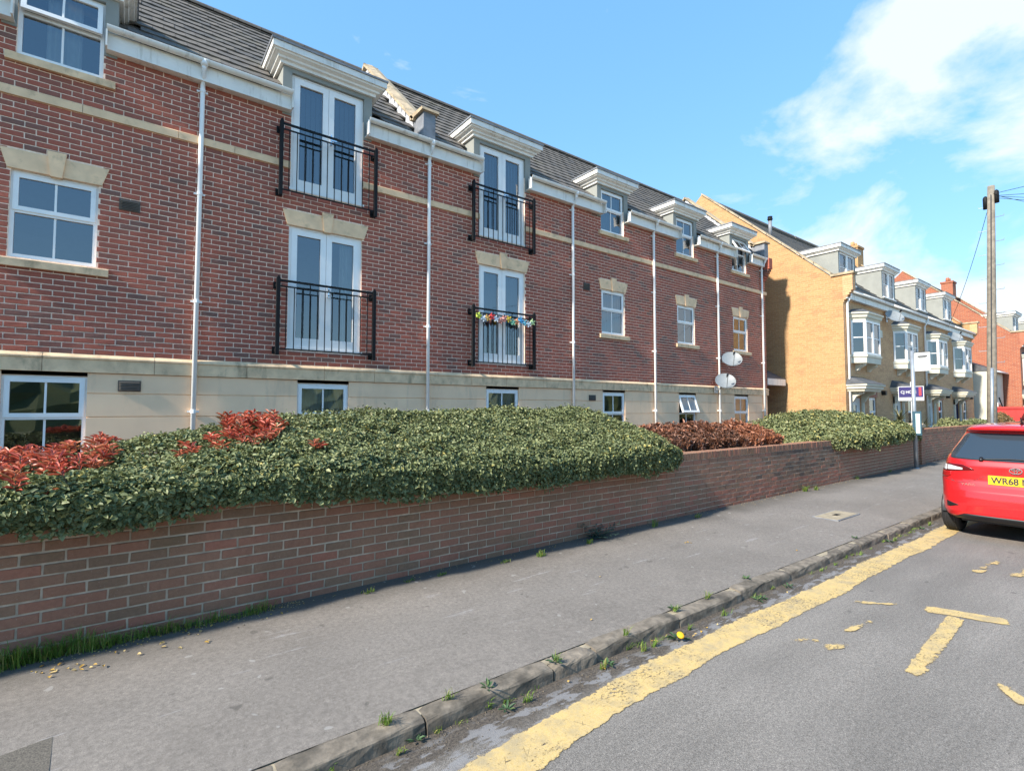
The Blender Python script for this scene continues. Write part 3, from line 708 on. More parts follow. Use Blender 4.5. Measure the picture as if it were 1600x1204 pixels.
# parapet walls through the roof, with coping and lead-clad ends
for (p, q_) in PW:
    pw = MB(); pw.prism([(8.98, 6.7), (RY, RZ+.16), (2*RY-8.98, 6.7)], 0, p+.02, q_-.02); pw.prism([(8.98, 6.7), (8.98, 7.2), (RY, RZ+.20), (RY, RZ-.3)], 0, p+.021, q_-.021)
    pw = pw.build('parapet', 'lead_pale', A)
    s0 = .38; Ls = math.hypot(RY-8.95, RZ+.2-7.25); d = Vector((0, RY-8.95, (RZ+.2)-7.25)).normalized(); nrm = Vector((0, -d.z, d.y)); nseg = 6
    for k in range(nseg):
        a0 = Vector((0, 8.95, 7.25))+d*(s0+(Ls-s0)*k/nseg+.003); a1 = Vector((0, 8.95, 7.25))+d*(s0+(Ls-s0)*(k+1)/nseg-.003)
        mb = MB(); w0, w1 = p-.07, q_+.07; h = .085; mc_ = (w0+w1)/2
        vs = []
        for P in (a0, a1):
            for (xx, hh) in ((w0, 0), (w1, 0), (w1, h*.6), (mc_, h), (w0, h*.6)): 
                v = P+nrm*hh; vs.append((xx, v.y, v.z+random.uniform(-.003, .003)))
        fs = [(0, 1, 2, 3, 4), (9, 8, 7, 6, 5)]+[(i, 5+i, 5+(i+1) % 5, (i+1) % 5) for i in range(5)]
        mb.raw(vs, fs); mb.build('coping', 'coping_stone', pw)
    # back slope coping in one piece
    mb = MB(); mb.prism([(RY, RZ+.19), (RY, RZ+.28), (2*RY-8.95, 7.3), (2*RY-8.95, 7.21)], 0, p-.07, q_+.07); mb.build('rear_coping', 'coping_stone', pw)
    mb = MB(); mb.box(p-.01, q_+.01, 8.86, 9.30, 6.96, 7.56); mb.box(p-.012, q_+.012, 8.858, 8.87, 7.40, 7.44); mb.build('lead_cladding', 'lead', pw)
    mb = MB(); mb.prism([(8.80, 7.56), (9.36, 7.56), (9.36, 7.66), (8.82, 7.62)], 0, p-.07, q_+.07); mb.build('kneeler_stone', 'coping_stone', pw)
    k = 0; y = 9.34
    while y < RY-.1:      # stepped lead flashing beside the slope
        z = roofz(y); mb = MB(); mb.box(p-.004+.0005*(k % 2), p+.03, y, y+.19, z+.01, z+.24); mb.build('flashing', 'lead_pale', pw); y += .192; k += 1
# end corbel in brick
ce = MB()
for k in range(6): ce.box(17.78, 18.004, 8.99-.045*(k+1), 8.992, 6.25+k*.075, 6.25+(k+1)*.075-.008, random.random())
ce.box(17.78, 18.004, 8.72, 8.992, 6.70, 7.0, .3)
ce.build('end_corbel', 'red_brick', A)
mb = MB(); mb.box(17.9, 18.0, YF+.025, 2*RY-9, -.06, 6.72); mb.box(BX0, 17.9, 2*RY-9.1, 2*RY-9, -.06, 7.2); mb.box(BX0, BX0+.1, YF+.025, 2*RY-9.1, -.06, 7.0); mb.build('end_wall', 'orange_brick_side', A)
# juliet railings
def railing(x0, x1, z0, z1):
    y = 8.86; mb = MB()
    mb.box(x0-.02, x1+.02, y-.012, y+.012, z1-.05, z1-.015); r = mb.build('balcony_railing', 'dark_metal', A)
    for xx in (x0, x1):
        mb = MB(); mb.box(xx-.028, xx+.028, y-.028, y+.028, z0, z1); mb.prism([(xx-.028, z1), (xx+.028, z1), (xx, z1+.05)], 1, y-.028, y+.028); mb.build('post', 'dark_metal', r)
        for z in (z0+.08, z1-.10):
            mb = MB(); mb.box(xx-.02, xx+.02, y+.028, YF+.002, z-.02, z+.02); mb.box(xx-.05, xx+.05, YF-.014, YF-.004, z-.06, z+.06); mb.build('bracket', 'dark_metal', r)
    for z in (z1-.125, z0+.10): 
        mb = MB(); mb.box(x0+.028, x1-.028, y-.010, y+.010, z-.010, z+.010); mb.build('rail', 'dark_metal', r)
    n = 13
    for k in range(1, n):
        xx = x0+(x1-x0)*k/n; mb = MB(); top = z1-.05 if k % 4 == 0 else z1-.135; mb.box(xx-.0065, xx+.0065, y-.0065, y+.0065, z0+.11, top); mb.build('baluster', 'dark_metal', r)
for (a, b) in ((1.91, 3.53), (5.66, 7.28)): railing(a, b, 2.59, 3.84); railing(a, b, 5.22, 6.46)
# bunting tied to the lower far railing
bt = thing('bunting', 'string of small coloured toys and rosettes tied along the black railing', 'bunting')
mb = MB(); mb.tube([(5.70+1.54*t, 8.825, 3.73-.07*math.sin(t*math.pi*4)**2) for t in [k/20 for k in range(21)]], .005, 5); mb.build('string', 'ink', bt)
cols = [(.45, .55, .08), (.75, .76, .78), (.65, .40, .12), (.62, .05, .05), (.75, .75, .78), (.65, .28, .22), (.7, .3, .25), (.70, .50, .05), (.25, .55, .35), (.68, .30, .15), (.06, .32, .60), (.20, .55, .65), (.75, .76, .78), (.45, .60, .30)]
for k, c_ in enumerate(cols):
    t = (k+.5)/len(cols); plain('toy_%d' % k, c_, .7, .08, bmp=0); mb = MB(); X = 5.70+1.54*t; z = 3.72-.07*math.sin(t*math.pi*4)**2-.06
    pr = [(-.03, 0), (-.028, .035), (-.012, .055), (.012, .055), (.028, .035), (.03, 0)]
    ax = (random.uniform(-.5, .5), -1, random.uniform(-.4, .4)); mb.lathe(pr, (X, 8.82, z), ax, 9)
    for q_ in range(5):
        an = q_*1.257+k; P = Vector((X+.05*math.cos(an), 8.80, z+.05*math.sin(an))); mb.tube([P, P+Vector((.03*math.cos(an), -.01, .03*math.sin(an)))], [.022, .004], 5)
    mb.build('toy', 'toy_%d' % k, bt, True)
# satellite dishes
def dish(P, rad, nrm, wallp, label):
    t = thing('satellite_dish', label, 'satellite dish', None); P = Vector(P); n_ = Vector(nrm).normalized()
    mb = MB(); pr = [(-.10*(1-(q_/8)**2), rad*q_/8+.001) for q_ in range(9)]; mb.lathe(pr, P, n_, 26); mb.lathe([(h-.012, q_) for h, q_ in pr][::-1], P, n_, 26); mb.lathe([(0, rad), (-.012, rad)], P, n_, 26); mb.build('reflector', 'dish_grey', t, True)
    up = Vector((0, 0, 1)); dn = (-up+n_*n_.dot(up)).normalized(); a = P+dn*rad*.95-n_*.05; f = P+n_*.32+dn*rad*.25
    mb = MB(); mb.tube([a, f+dn*.05], .012, 6); mb.build('feed_arm', 'dish_grey', t)
    mb = MB(); mb.tube([f+n_*.04, f-n_*.07], [.035, .025], 8); mb.build('receiver', 'black_plastic', t)
    mb = MB(); W = Vector(wallp); mb.tube([P-n_*.1, P-n_*.16, W+Vector((0, -.1, 0)), W], .02, 7); mb.box(W.x-.09, W.x+.09, W.y-.012, W.y-.002, W.z-.11, W.z+.11); mb.build('mount', 'steel', t)
dish((15.12, 8.64, 3.30), .30, (-.58, -.52, .62), (15.20, 8.992, 3.32), 'upper grey satellite dish mounted on the red brick wall beside a downpipe')
dish((14.72, 8.64, 2.60), .30, (-.58, -.52, .62), (14.70, 8.955, 2.33), 'lower grey satellite dish in front of the downpipe at the stone band')
# small covered passage beside the block
pr_ = thing('passage_canopy', 'small slate lean-to canopy with white fascia between the two buildings', 'canopy')
mb = MB(); mb.prism([(9.0, 2.80), (9.0, 2.84), (10.6, 3.7), (10.6, 3.66)], 0, 18.02, 19.30)
mb.build('slate_roof', 'slate', pr_); mb = MB(); mb.box(18.02, 19.30, 8.97, 9.0, 2.58, 2.81); mb.box(19.27, 19.30, 9.0, 10.6, 2.58, 2.81); mb.build('fascia', 'white_board', pr_)
mb = MB(); mb.box(18.02, 18.12, 10.4, 10.5, -.06, 2.7); mb.box(19.2, 19.3, 10.4, 10.5, -.06, 2.7); mb.box(18.12, 19.2, 10.42, 10.48, -.06, 2.2); mb.build('gate', 'bark', pr_)

# ------------------------------------------------------------------ terraces further along
def terrace_house(X0, Yf, Wd, fr, sd, label, group, first, last, z_off=0., chimney=None, doorm='upvc', coverB=None, pipe=False):
    t = thing('terraced_house', label, 'house', group)
    EZ_, RYh, sl = 5.72+z_off, Yf+5.3, .915; RZh = EZ_+sl*(RYh-Yf+.15); X1 = X0+Wd
    bay = (X0+.55, X0+2.43); dop = (X0+.42, X0+1.32, -.05, 2.12); wop = (X0+2.05, X0+2.75, .95, 2.15)
    mb = MB(); wall_sheet(mb, X0, X1, -.05, EZ_+.1, Yf, [dop, wop], .12); wall = mb.build('wall', fr, t)
    if first or last:
        for Xg, a in ((X0, first), (X1, last)):
            if not a: continue
            mb = MB(); s = -.0 if Xg == X0 else .0
            pts = [(Yf+.001, -.05), (Yf+.001, EZ_+.60), (Yf+.35, EZ_+.61), (RYh, RZh+.22), (2*RYh-Yf, EZ_+.3), (2*RYh-Yf, -.05)]
            x_a, x_b = (Xg-.004, Xg+.22) if Xg == X0 else (Xg-.22, Xg+.004)
            mb.prism(pts, 0, x_a, x_b); gb = mb.build('gable_wall', sd, t)
            d = Vector((0, RYh-Yf-.35, RZh-.46-EZ_)); n = 9
            for k in range(n):
                a0 = Vector((0, Yf+.35, EZ_+.68))+d*(k/n); a1 = Vector((0, Yf+.35, EZ_+.68))+d*((k+1)/n-.004)
                mb = MB(); mb.raw([(xx, P.y, P.z+h) for P in (a0, a1) for xx, h in ((x_a-.05, 0), (x_b+.05, 0), (x_b+.05, .07), (x_a-.05, .07))], [(0, 1, 2, 3), (7, 6, 5, 4), (0, 4, 5, 1), (1, 5, 6, 2), (2, 6, 7, 3), (3, 7, 4, 0)]); mb.build('coping', 'coping_stone', gb)
            mb = MB(); mb.box(x_a-.05, x_b+.05, Yf-.36, Yf+.36, EZ_+.60, EZ_+.68); mb.build('kneeler_stone', 'coping_stone', gb)
            mb = MB(); mb.box(x_a, x_b, Yf-.30, Yf+.002, EZ_+.04, EZ_+.60)
            for k in range(5): mb.box(x_a, x_b, Yf-.30+.055*(k+1), Yf+.002, EZ_+.04-(k+1)*.075, EZ_+.04-k*.075-.002)
            mb.build('kneeler', fr, gb)
    # roof in stepped courses
    mb = MB(); rows = int(math.hypot(RYh-Yf+.15, RZh-EZ_)/.30); xa, xb = X0+(.22 if first else 0), X1-(.22 if last else 0)
    for k in range(rows+1):
        ya = Yf-.17+(RYh-Yf+.17)*k/rows; yb_ = min(RYh, Yf-.17+(RYh-Yf+.17)*(k+1.1)/rows); za = EZ_+sl*(ya-Yf+.15); zb = EZ_+sl*(yb_-Yf+.15)
        if yb_ <= ya: continue
        mb.raw([(xa, ya, za-.01), (xb, ya, za-.01), (xb, ya, za+.035), (xa, ya, za+.035), (xa, yb_, zb), (xb, yb_, zb)], [(0, 1, 2, 3), (3, 2, 5, 4)], random.random())
    mb.poly([(xa, RYh, RZh), (xb, RYh, RZh), (xb, 2*RYh-Yf, EZ_), (xa, 2*RYh-Yf, EZ_)], .4)
    mb.tube([(xa, RYh, RZh+.02), (xb, RYh, RZh+.02)], .11, 8, .7); roof = mb.build('roof', 'roof_tile', t)
    x = xa
    while x < xb-.2:
        q = MB(); q.tube([(x+.01, RYh, RZh+.04), (min(x+.44, xb), RYh, RZh+.04)], .135, 8, random.random()); q.build('ridge_tile', 'roof_tile', roof); x += .45
    # dormer
    a, b = X0+.69, X0+2.02; yd = Yf+.33; zb = EZ_+sl*(yd-Yf+.15)-.05; zt = 7.36+z_off; yr = Yf-.15+(zt+.3-EZ_)/sl
    mb = MB(); mb.box(a-.10, a, yd, yr, zb-.2, zt); mb.box(b, b+.10, yd, yr, zb-.2, zt); mb.box(a, b, yd, yd+.08, zb-.2, zb+.16); mb.box(a, b, yd+.2, yr, zt-.05, zt); dm = mb.build('dormer', 'grey_render', t)
    prof = [(0, zt), (.05, zt), (.06, zt+.05), (.10, zt+.07), (.11, zt+.10), (.15, zt+.11), (.15, zt+.22), (0, zt+.22)]
    vs = []; fs = []
    for (o_, z) in prof: vs += [(a-.10-o_, yr, z), (a-.10-o_, yd-o_, z), (b+.10+o_, yd-o_, z), (b+.10+o_, yr, z)]
    for k in range(len(prof)-1):
        for j in range(3): fs.append((k*4+j, k*4+j+1, k*4+5+j, k*4+4+j))
    MB().raw(vs, fs).build('cornice', 'white_board', dm)
    mb = MB(); mb.box(a-.27, b+.27, yd-.17, yr+.2, zt+.222, zt+.25); mb.build('dormer_roof', 'lead', dm)
    mb = MB(); frame_boxes(mb, a, b, zb+.16, zt-.002, yd+.01, yd+.07, .06); mid = (a+b)/2; mb.box(mid-.07, mid+.07, yd, yd+.07, zb+.22, zt-.06); mb.box(a-.04, b+.04, yd-.06, yd+.01, zb+.13, zb+.165); wn = mb.build('dormer_window', 'upvc', t)
    for p, q_ in ((a+.06, mid-.07), (mid+.07, b-.06)):
        pane_obj(p, q_, zb+.22, zt-.06, yd+.04, wn); mb = MB(); zm = (zb+zt)/2+.1; mb.box(p, q_, yd+.03, yd+.05, zm-.012, zm+.012); mb.build('glazing_bar', 'upvc', wn)
    room_box(a, b, zb+.25, zt-.06, yd+.08, wn, e=.05)
    # gutter and fascia
    mb = MB(); mb.box(X0, X1, Yf-.13, Yf-.11, EZ_-.22, EZ_+.01); mb.box(X0, X1, Yf-.11, Yf+.002, EZ_-.22, EZ_-.205); mb.build('fascia', 'white_board', t)
    mb = MB(); mb.tube([(X0, Yf-.19, EZ_+.03), (X1, Yf-.19, EZ_+.03)], .055, 8); mb.build('gutter', 'white_board', t, True)
    if pipe:
        mb = MB(); px = X0+.18; mb.tube([(px, Yf-.19, EZ_+.0), (px, Yf-.17, EZ_-.15), (px, Yf-.06, EZ_-.35), (px, Yf-.06, -.02)], .038, 8); mb.build('downpipe', 'upvc', t, True)
    # canted bay on the first floor
    zb0, zb1 = 3.62+z_off, 4.80+z_off; pl = [(bay[0], Yf), (bay[0]+.28, Yf-.35), (bay[1]-.28, Yf-.35), (bay[1], Yf)]
    def offs(o_): return [(pl[0][0]-o_*1.3, Yf), (pl[1][0]-o_*.5, Yf-.35-o_), (pl[2][0]+o_*.5, Yf-.35-o_), (pl[3][0]+o_*1.3, Yf)]
    def ringloft(prof, name, mat, parent, cap=True):
        vs = []; fs = []
        for (o_, z) in prof: vs += [(x, y, z) for x, y in offs(o_)]
        for k in range(len(prof)-1):
            for j in range(3): fs.append((k*4+j, k*4+j+1, k*4+5+j, k*4+4+j))
        if cap: fs += [(3, 2, 1, 0), tuple(range(len(prof)*4-4, len(prof)*4))]
        return MB().raw(vs, fs).build(name, mat, parent)
    by = ringloft([(.02, zb0-.30), (.03, zb0-.12), (.06, zb0-.08), (.06, zb0-.02), (.0, zb0)], 'bay_window', 'cream_paint', t)
    ringloft([(.02, zb1), (.04, zb1+.08), (.08, zb1+.10), (.10, zb1+.20), (.14, zb1+.22), (.14, zb1+.27)], 'bay_cornice', 'cream_paint', by)
    ringloft([(.14, zb1+.272), (-.1, zb1+.42)], 'bay_roof', 'slate', by)
    for j in range(3):
        p, q_ = Vector((*pl[j], 0)), Vector((*pl[j+1], 0)); d = (q_-p); Ln = d.length; d.normalize(); nn = Vector((d.y, -d.x, 0))
        def seg(s0, s1, z0, z1, o0, o1, name, mat):
            vs = []
            for z in (z0, z1):
                for s_, o_ in ((s0, o0), (s1, o0), (s1, o1), (s0, o1)): P = p+d*s_+nn*o_; vs.append((P.x, P.y, z))
            return MB().raw(vs, [(0, 3, 2, 1), (4, 5, 6, 7), (0, 1, 5, 4), (1, 2, 6, 5), (2, 3, 7, 6), (3, 0, 4, 7)]).build(name, mat, by)
        cuts_ = [0, Ln] if j != 1 else [0, Ln/2, Ln]
        for s0, s1 in zip(cuts_, cuts_[1:]):
            seg(s0, s0+.06, zb0, zb1, .03, -.03, 'frame', 'upvc'); seg(s1-.06, s1, zb0, zb1, .03, -.03, 'frame', 'upvc')
            seg(s0+.06, s1-.06, zb0, zb0+.07, .03, -.03, 'frame', 'upvc'); seg(s0+.06, s1-.06, zb1-.07, zb1, .03, -.03, 'frame', 'upvc'); zm = zb0+(zb1-zb0)*.5
            seg(s0+.06, s1-.06, zm-.015, zm+.015, .012, -.012, 'glazing_bar', 'upvc')
            A0 = p+d*(s0+.06); B0 = p+d*(s1-.06); MB().poly([(A0.x, A0.y, zb0+.07), (B0.x, B0.y, zb0+.07), (B0.x, B0.y, zb1-.07), (A0.x, A0.y, zb1-.07)]).build('pane', 'glass', by)
    mb = MB(); mb.poly([(bay[0]+.05, Yf-.01, zb0), (bay[1]-.05, Yf-.01, zb0), (bay[1]-.05, Yf-.01, zb1), (bay[0]+.05, Yf-.01, zb1)]); mb.build('room', 'room', by)
    if coverB: curtain(bay[0]+.1, bay[0]+.75, zb0, zb1, Yf-.04, by, coverB, 4, .012)
    for cxx in (bay[0]+.42, bay[1]-.42):
        mb = MB(); mb.prism([(Yf-.30, zb0-.30), (Yf-.27, zb0-.38), (Yf-.12, zb0-.47), (Yf-.06, zb0-.55), (Yf, zb0-.57), (Yf, zb0-.30)], 0, cxx-.10, cxx+.10); mb.build('corbel', 'cream_paint', by)
    # door, side window, canopy
    a, b, c, d = dop; mb = MB(); frame_boxes(mb, a, b, c, d, Yf+.05, Yf+.11, .06, .03); mb.box(a+.06, b-.06, Yf+.07, Yf+.10, c, d-.06); dr = mb.build('door', doorm, t)
    pane_obj(a+.25, b-.25, 1.0, d-.25, Yf+.065, dr); mb = MB(); mb.box(b-.16, b-.13, Yf+.03, Yf+.07, .95, 1.12); mb.build('door_handle', 'chrome', dr)
    mb = MB(); mb.box(a-.12, a-.002, Yf-.06, Yf+.03, c, d+.1); mb.box(b+.002, b+.12, Yf-.06, Yf+.03, c, d+.1); mb.build('pilaster', 'cream_paint', dr)
    casement(*wop, Yf+.05, t, bars=False); mb = MB(); mb.box(wop[0]-.1, wop[1]+.1, Yf-.012, Yf+.02, 2.152, 2.36); mb.build('brick_lintel', 'orange_brick_front', t)
    ca, cb, zc = a-.28, b+.28, 2.32
    prof = [(0., zc), (.03, zc+.07), (.07, zc+.09), (.08, zc+.17), (.12, zc+.19), (.12, zc+.25)]
    vs = []; fs = []; yc = Yf-.5
    for (o_, z) in prof: vs += [(ca-o_, Yf, z), (ca-o_, yc-o_, z), (cb+o_, yc-o_, z), (cb+o_, Yf, z)]
    for k in range(len(prof)-1):
        for j in range(3): fs.append((k*4+j, k*4+j+1, k*4+5+j, k*4+4+j))
    fs += [(3, 2, 1, 0), tuple(range(len(vs)-4, len(vs)))]
    cn = MB().raw(vs, fs).build('door_canopy', 'cream_paint', t)
    mb = MB(); zt2 = zc+.252; mb.raw([(ca-.14, Yf, zt2), (ca-.14, yc-.14, zt2), (cb+.14, yc-.14, zt2), (cb+.14, Yf, zt2), (ca+.1, Yf, zt2+.28), (cb-.1, Yf, zt2+.28)], [(1, 2, 5, 4), (0, 1, 4), (2, 3, 5), (3, 2, 1, 0)]); mb.build('canopy_slates', 'slate', cn)
    for xx in (a-.06, b+.06):
        mb = MB(); mb.prism([(Yf-.42, zc), (Yf-.40, zc-.08), (Yf-.2, zc-.16), (Yf-.1, zc-.34), (Yf, zc-.38), (Yf, zc)], 0, xx-.06, xx+.06); mb.build('bracket', 'cream_paint', cn)
    mb = MB(); mb.prism([(X0+Wd-.9, 2.25), (X0+Wd-.78, 2.25), (X0+Wd-.74, 2.42), (X0+Wd-.94, 2.42)], 1, Yf-.14, Yf); mb.build('wall_lamp', 'black_plastic', t)
    if chimney:
        cxx = chimney; mb = MB(); mb.box(cxx-.45, cxx+.45, RYh-.35, RYh+.35, RZh-.5, RZh+.95); mb.box(cxx-.5, cxx+.5, RYh-.4, RYh+.4, RZh+.95, RZh+1.08); ch = mb.build('chimney', sd, roof)
        for s_ in (-.2, .2): mb = MB(); mb.tube([(cxx+s_, RYh, RZh+1.08), (cxx+s_, RYh, RZh+1.4)], [.13, .11], 10); mb.build('chimney_pot', sd, ch, True)
    return t
TY = 7.08
ylab = ['yellow brick terraced house whose gable end faces the red apartment building', 'second yellow brick terraced house from the gable, with a grey satellite dish at its eaves',
        'third yellow brick terraced house from the gable, with blinds in its bay window', 'last yellow brick terraced house from the gable, with a navy front door']
for i in range(4):
    terrace_house(19.5+4.2*i, TY, 4.2, 'yellow_brick_front', 'yellow_brick_side', ylab[i], 'yellow brick terrace', i == 0, i == 3, chimney=(36.0 if i == 3 else None), doorm=['upvc', 'upvc', 'upvc', 'door_navy'][i], coverB=[None, None, 'curtain', 'blind'][i], pipe=i in (0, 2))
dish((23.35, TY-.35, 5.28), .33, (-.45, -.62, .64), (23.6, TY-.002, 5.22), 'grey satellite dish under the eaves of the yellow terrace, nearer the gable')
dish((31.6, TY-.35, 5.2), .33, (-.45, -.62, .64), (31.85, TY-.002, 5.14), 'grey satellite dish under the eaves of the yellow terrace, farther along by the last bay')
mb = MB(); mb.box(22.62, 22.82, TY-.09, TY-.002, 4.42, 4.66); mb.prism([(22.62, 4.66), (22.82, 4.66), (22.79, 4.70), (22.65, 4.70)], 1, TY-.085, TY-.002); tag(mb.build('alarm_box', 'cream_paint'), 'small white alarm box on yellow brick between two bay windows', 'alarm box')
fl = thing('flue_pipe', 'dark flue pipe with cap standing on the yellow terrace roof', 'flue')
mb = MB(); fy = 11.0; fz = 5.72+.915*(fy-TY+.15); fx = 22.6
mb.tube([(fx, fy, fz-.1), (fx, fy, fz+.65)], .075, 10); mb.build('pipe', 'lead', fl, True); mb = MB(); mb.tube([(fx, fy, fz+.62), (fx, fy, fz+.70), (fx, fy, fz+.72), (fx, fy, fz+.82)], [.075, .12, .10, .10], 10); mb.build('cap', 'dark_metal', fl, True)
olab = ['orange-red brick house whose tall gable stands beyond the cream porch', 'orange-red brick house behind the gable, next along the street', 'farthest orange-red brick house of the second terrace']
for i in range(3):
    terrace_house(40+4.2*i, 5.75, 4.2, 'orange_brick_front', 'orange_brick_side', olab[i], 'orange brick terrace', i == 0, i == 2, z_off=-.25, chimney=(50.5 if i == 2 else None))
# cream porch block at the end of the yellow terrace
cp = thing('cream_annexe', 'cream rendered annexe with grey slate roof at the end of the yellow terrace', 'building')
mb = MB(); mb.box(36.45, 39.9, 6.5, 11, -.05, 3.75); mb.build('wall', 'cream_paint', cp)
mb = MB(); mb.prism([(6.3, 3.752), (6.3, 3.81), (8.8, 5.0), (11.2, 4.2), (11.2, 3.752)], 0, 36.42, 39.95); mb.build('roof', 'slate', cp)
mb = MB(); mb.tube([(39.9, 6.28, 3.76), (36.4, 6.28, 3.76), (36.4, 6.28, 3.6), (36.6, 6.44, 3.4), (36.6, 6.44, 0)], .05, 8); mb.build('gutter', 'upvc', cp, True)
mb = MB(); mb.box(38.2, 39.1, 6.45, 6.499, .9, 2.1); w_ = mb.build('window', 'upvc', cp); pane_obj(38.28, 39.02, .98, 2.02, 6.445, w_)
nx_, nz_ = 90, 7; V = []; F = []
for i in range(nx_+1):
    X = -45+i*1.1; top_ = 4.2+.7*math.sin(X*.6)+.5*math.sin(X*1.7+1)
    for k in range(nz_+1): t = k/nz_; V.append((X, -12-3*t**2+.3*math.sin(X*2.3+k*1.7), -.05+top_*math.sin(t*1.57)))
for i in range(nx_):
    for k in range(nz_): a = i*(nz_+1)+k; F.append((a, a+nz_+1, a+nz_+2, a+1))
mb = MB(); mb.v = V; mb.f = F; mb.r = [random.random()*.6 for _ in F]; mb.build('unseen_tree_line', 'leaf_green', kind='stuff')  # unseen greenery added behind the camera, to give ground-floor glass a dark reflection
# distant street end so that the road does not run into emptiness
for i, (X, Y, W_, D_, Hh) in enumerate([(62, 9, 9, 8, 5.2), (76, 5, 10, 8, 5.5), (95, 8, 12, 9, 5.0), (112, -12, 12, 8, 5.4)]):
    dh = thing('distant_house', ['plain brick house with pitched roof beyond the second terrace', 'brick house with pitched roof farther down the street', 'long brick house with pitched roof near the street end', 'brick house with pitched roof across the far end of the street'][i], 'house')
    mb = MB(); wall_sheet(mb, X, X+W_, -.05, Hh, Y, [(X+1, X+2.2, .9, 2.2), (X+1, X+2.2, 3.4, 4.6), (X+W_-2.4, X+W_-1.2, 3.4, 4.6), (X+W_-2.4, X+W_-1.2, .9, 2.2)], .1); mb.box(X, X+W_, Y+.12, Y+D_, -.05, Hh); mb.prism([(Y, Hh), (Y+D_/2, Hh+3), (Y+D_, Hh)], 0, X, X+W_); mb.build('wall', 'orange_brick_front', dh)
    mb = MB(); mb.prism([(Y-.3, Hh-.15), (Y+D_/2, Hh+3.05), (Y+D_+.3, Hh-.15), (Y+D_+.3, Hh-.02), (Y+D_/2, Hh+3.2), (Y-.3, Hh-.02)], 0, X-.1, X+W_+.1); mb.build('roof', 'roof_tile', dh)
    for a, c in ((X+1, .9), (X+1, 3.4), (X+W_-2.4, 3.4), (X+W_-2.4, .9)):
        c2 = c+(1.3 if c == .9 else 1.2); mb = MB(); frame_boxes(mb, a, a+1.2, c, c2, Y+.03, Y+.08, .07); f_ = mb.build('window', 'upvc', dh); pane_obj(a+.07, a+1.13, c+.07, c2-.07, Y+.06, f_, 'car_glass')

# ------------------------------------------------------------------ boundary walls
WA = math.atan(.0155)
def bwall(x0, x1, ztop, label, zb=.0, rowlock=True, th=.215, rfn=None, limit=300):
    t = thing('boundary_wall', label, 'wall', None); t.location = (0, 4.5, 0); t.rotation_euler = (0, 0, WA)
    M_ = Matrix.Translation((0, 4.5, 0)) @ Matrix.Rotation(WA, 4, 'Z')
    zc = ztop-(.112 if rowlock else 0); n = int(round((zc-.055)/.075)); z0 = zc-n*.075
    mb = MB(); mb.box(x0, x1, .007, th, -.05, zc); core = mb.build('mortar_core', 'wall_mortar', t)
    lay(t, courses(x0, x1, z0, zc, [], rfn), 'wall_brick', limit, M_=M_, jit=.002, vis=lambda P: P[2] < .93 or P[0] > 6.2)
    if x1 > 12 and x0 < 12.4 and False: pass
    if rowlock:
        k = int((x1-x0)/.075); var = []
        for i in range(6):
            mb = MB(); mb.box(-.0325, .0325, -.006, th+.004, 0, .105, .12+.6*(i+.5)/6)
            mb.v = [(x+random.uniform(-.002, .002), y+random.uniform(-.003, .003), z+random.uniform(-.003, .003)) for x, y, z in mb.v]; var.append(mb.mesh('coping_brick', 'wall_brick'))
        solo = 0
        for i in range(k):
            link('coping_brick', random.choice(var), t, (x0+.0375+i*.075, 0, zc+.004+random.uniform(-.002, .002)))
        mb = MB(); mb.box(x0, x1, .004, th-.004, zc, zc+.098); mb.build('coping_mortar', 'wall_mortar', t)
    # end faces
    return t
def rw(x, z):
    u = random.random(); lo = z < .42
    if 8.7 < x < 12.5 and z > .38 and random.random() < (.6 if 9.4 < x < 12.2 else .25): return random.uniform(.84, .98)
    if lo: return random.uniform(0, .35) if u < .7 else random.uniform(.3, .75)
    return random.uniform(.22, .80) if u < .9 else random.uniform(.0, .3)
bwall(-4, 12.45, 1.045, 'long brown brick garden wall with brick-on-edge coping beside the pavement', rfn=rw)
bwall(12.47, 18.2, .97, 'lower brick garden wall under the rounded green hedge, ending at the pier', rfn=lambda x, z: random.uniform(.1, .6), limit=200)
bwall(18.56, 40, 1.14, 'brick garden wall in front of the yellow terrace beyond the pier', rfn=lambda x, z: random.uniform(.0, .65), limit=100)
pier = thing('wall_pier', 'square brick pier with pale stone cap behind the bus stop post', 'pier'); pier.location = (0, 4.5, 0); pier.rotation_euler = (0, 0, WA)
mb = MB(); mb.box(18.215, 18.545, -.045, .255, -.05, 1.2); mb.build('mortar_core', 'wall_mortar', pier)
Mp = Matrix.Translation((0, 4.5, 0)) @ Matrix.Rotation(WA, 4, 'Z')
ph = bpy.data.objects.new('face', None)
mb = MB()
for c in range(15):
    z = .05+c*.075
    for a, b in (((18.21, 18.32), (18.33, 18.545)) if c % 2 else ((18.21, 18.425), (18.435, 18.545))): mb.box(a, b, -.056, -.046, z+.005, z+.07, random.uniform(0, .6))
    mb.box(18.206, 18.2145, -.05, .25, z+.005, z+.07, random.uniform(0, .6))
mb.build('brick_face', 'wall_brick', pier)
mb = MB(); mb.box(18.17, 18.59, -.09, .30, 1.2, 1.26); mb.prism([(18.17, 1.26), (18.59, 1.26), (18.38, 1.31)], 1, -.09, .30); mb.build('cap_stone', 'coping_stone', pier)

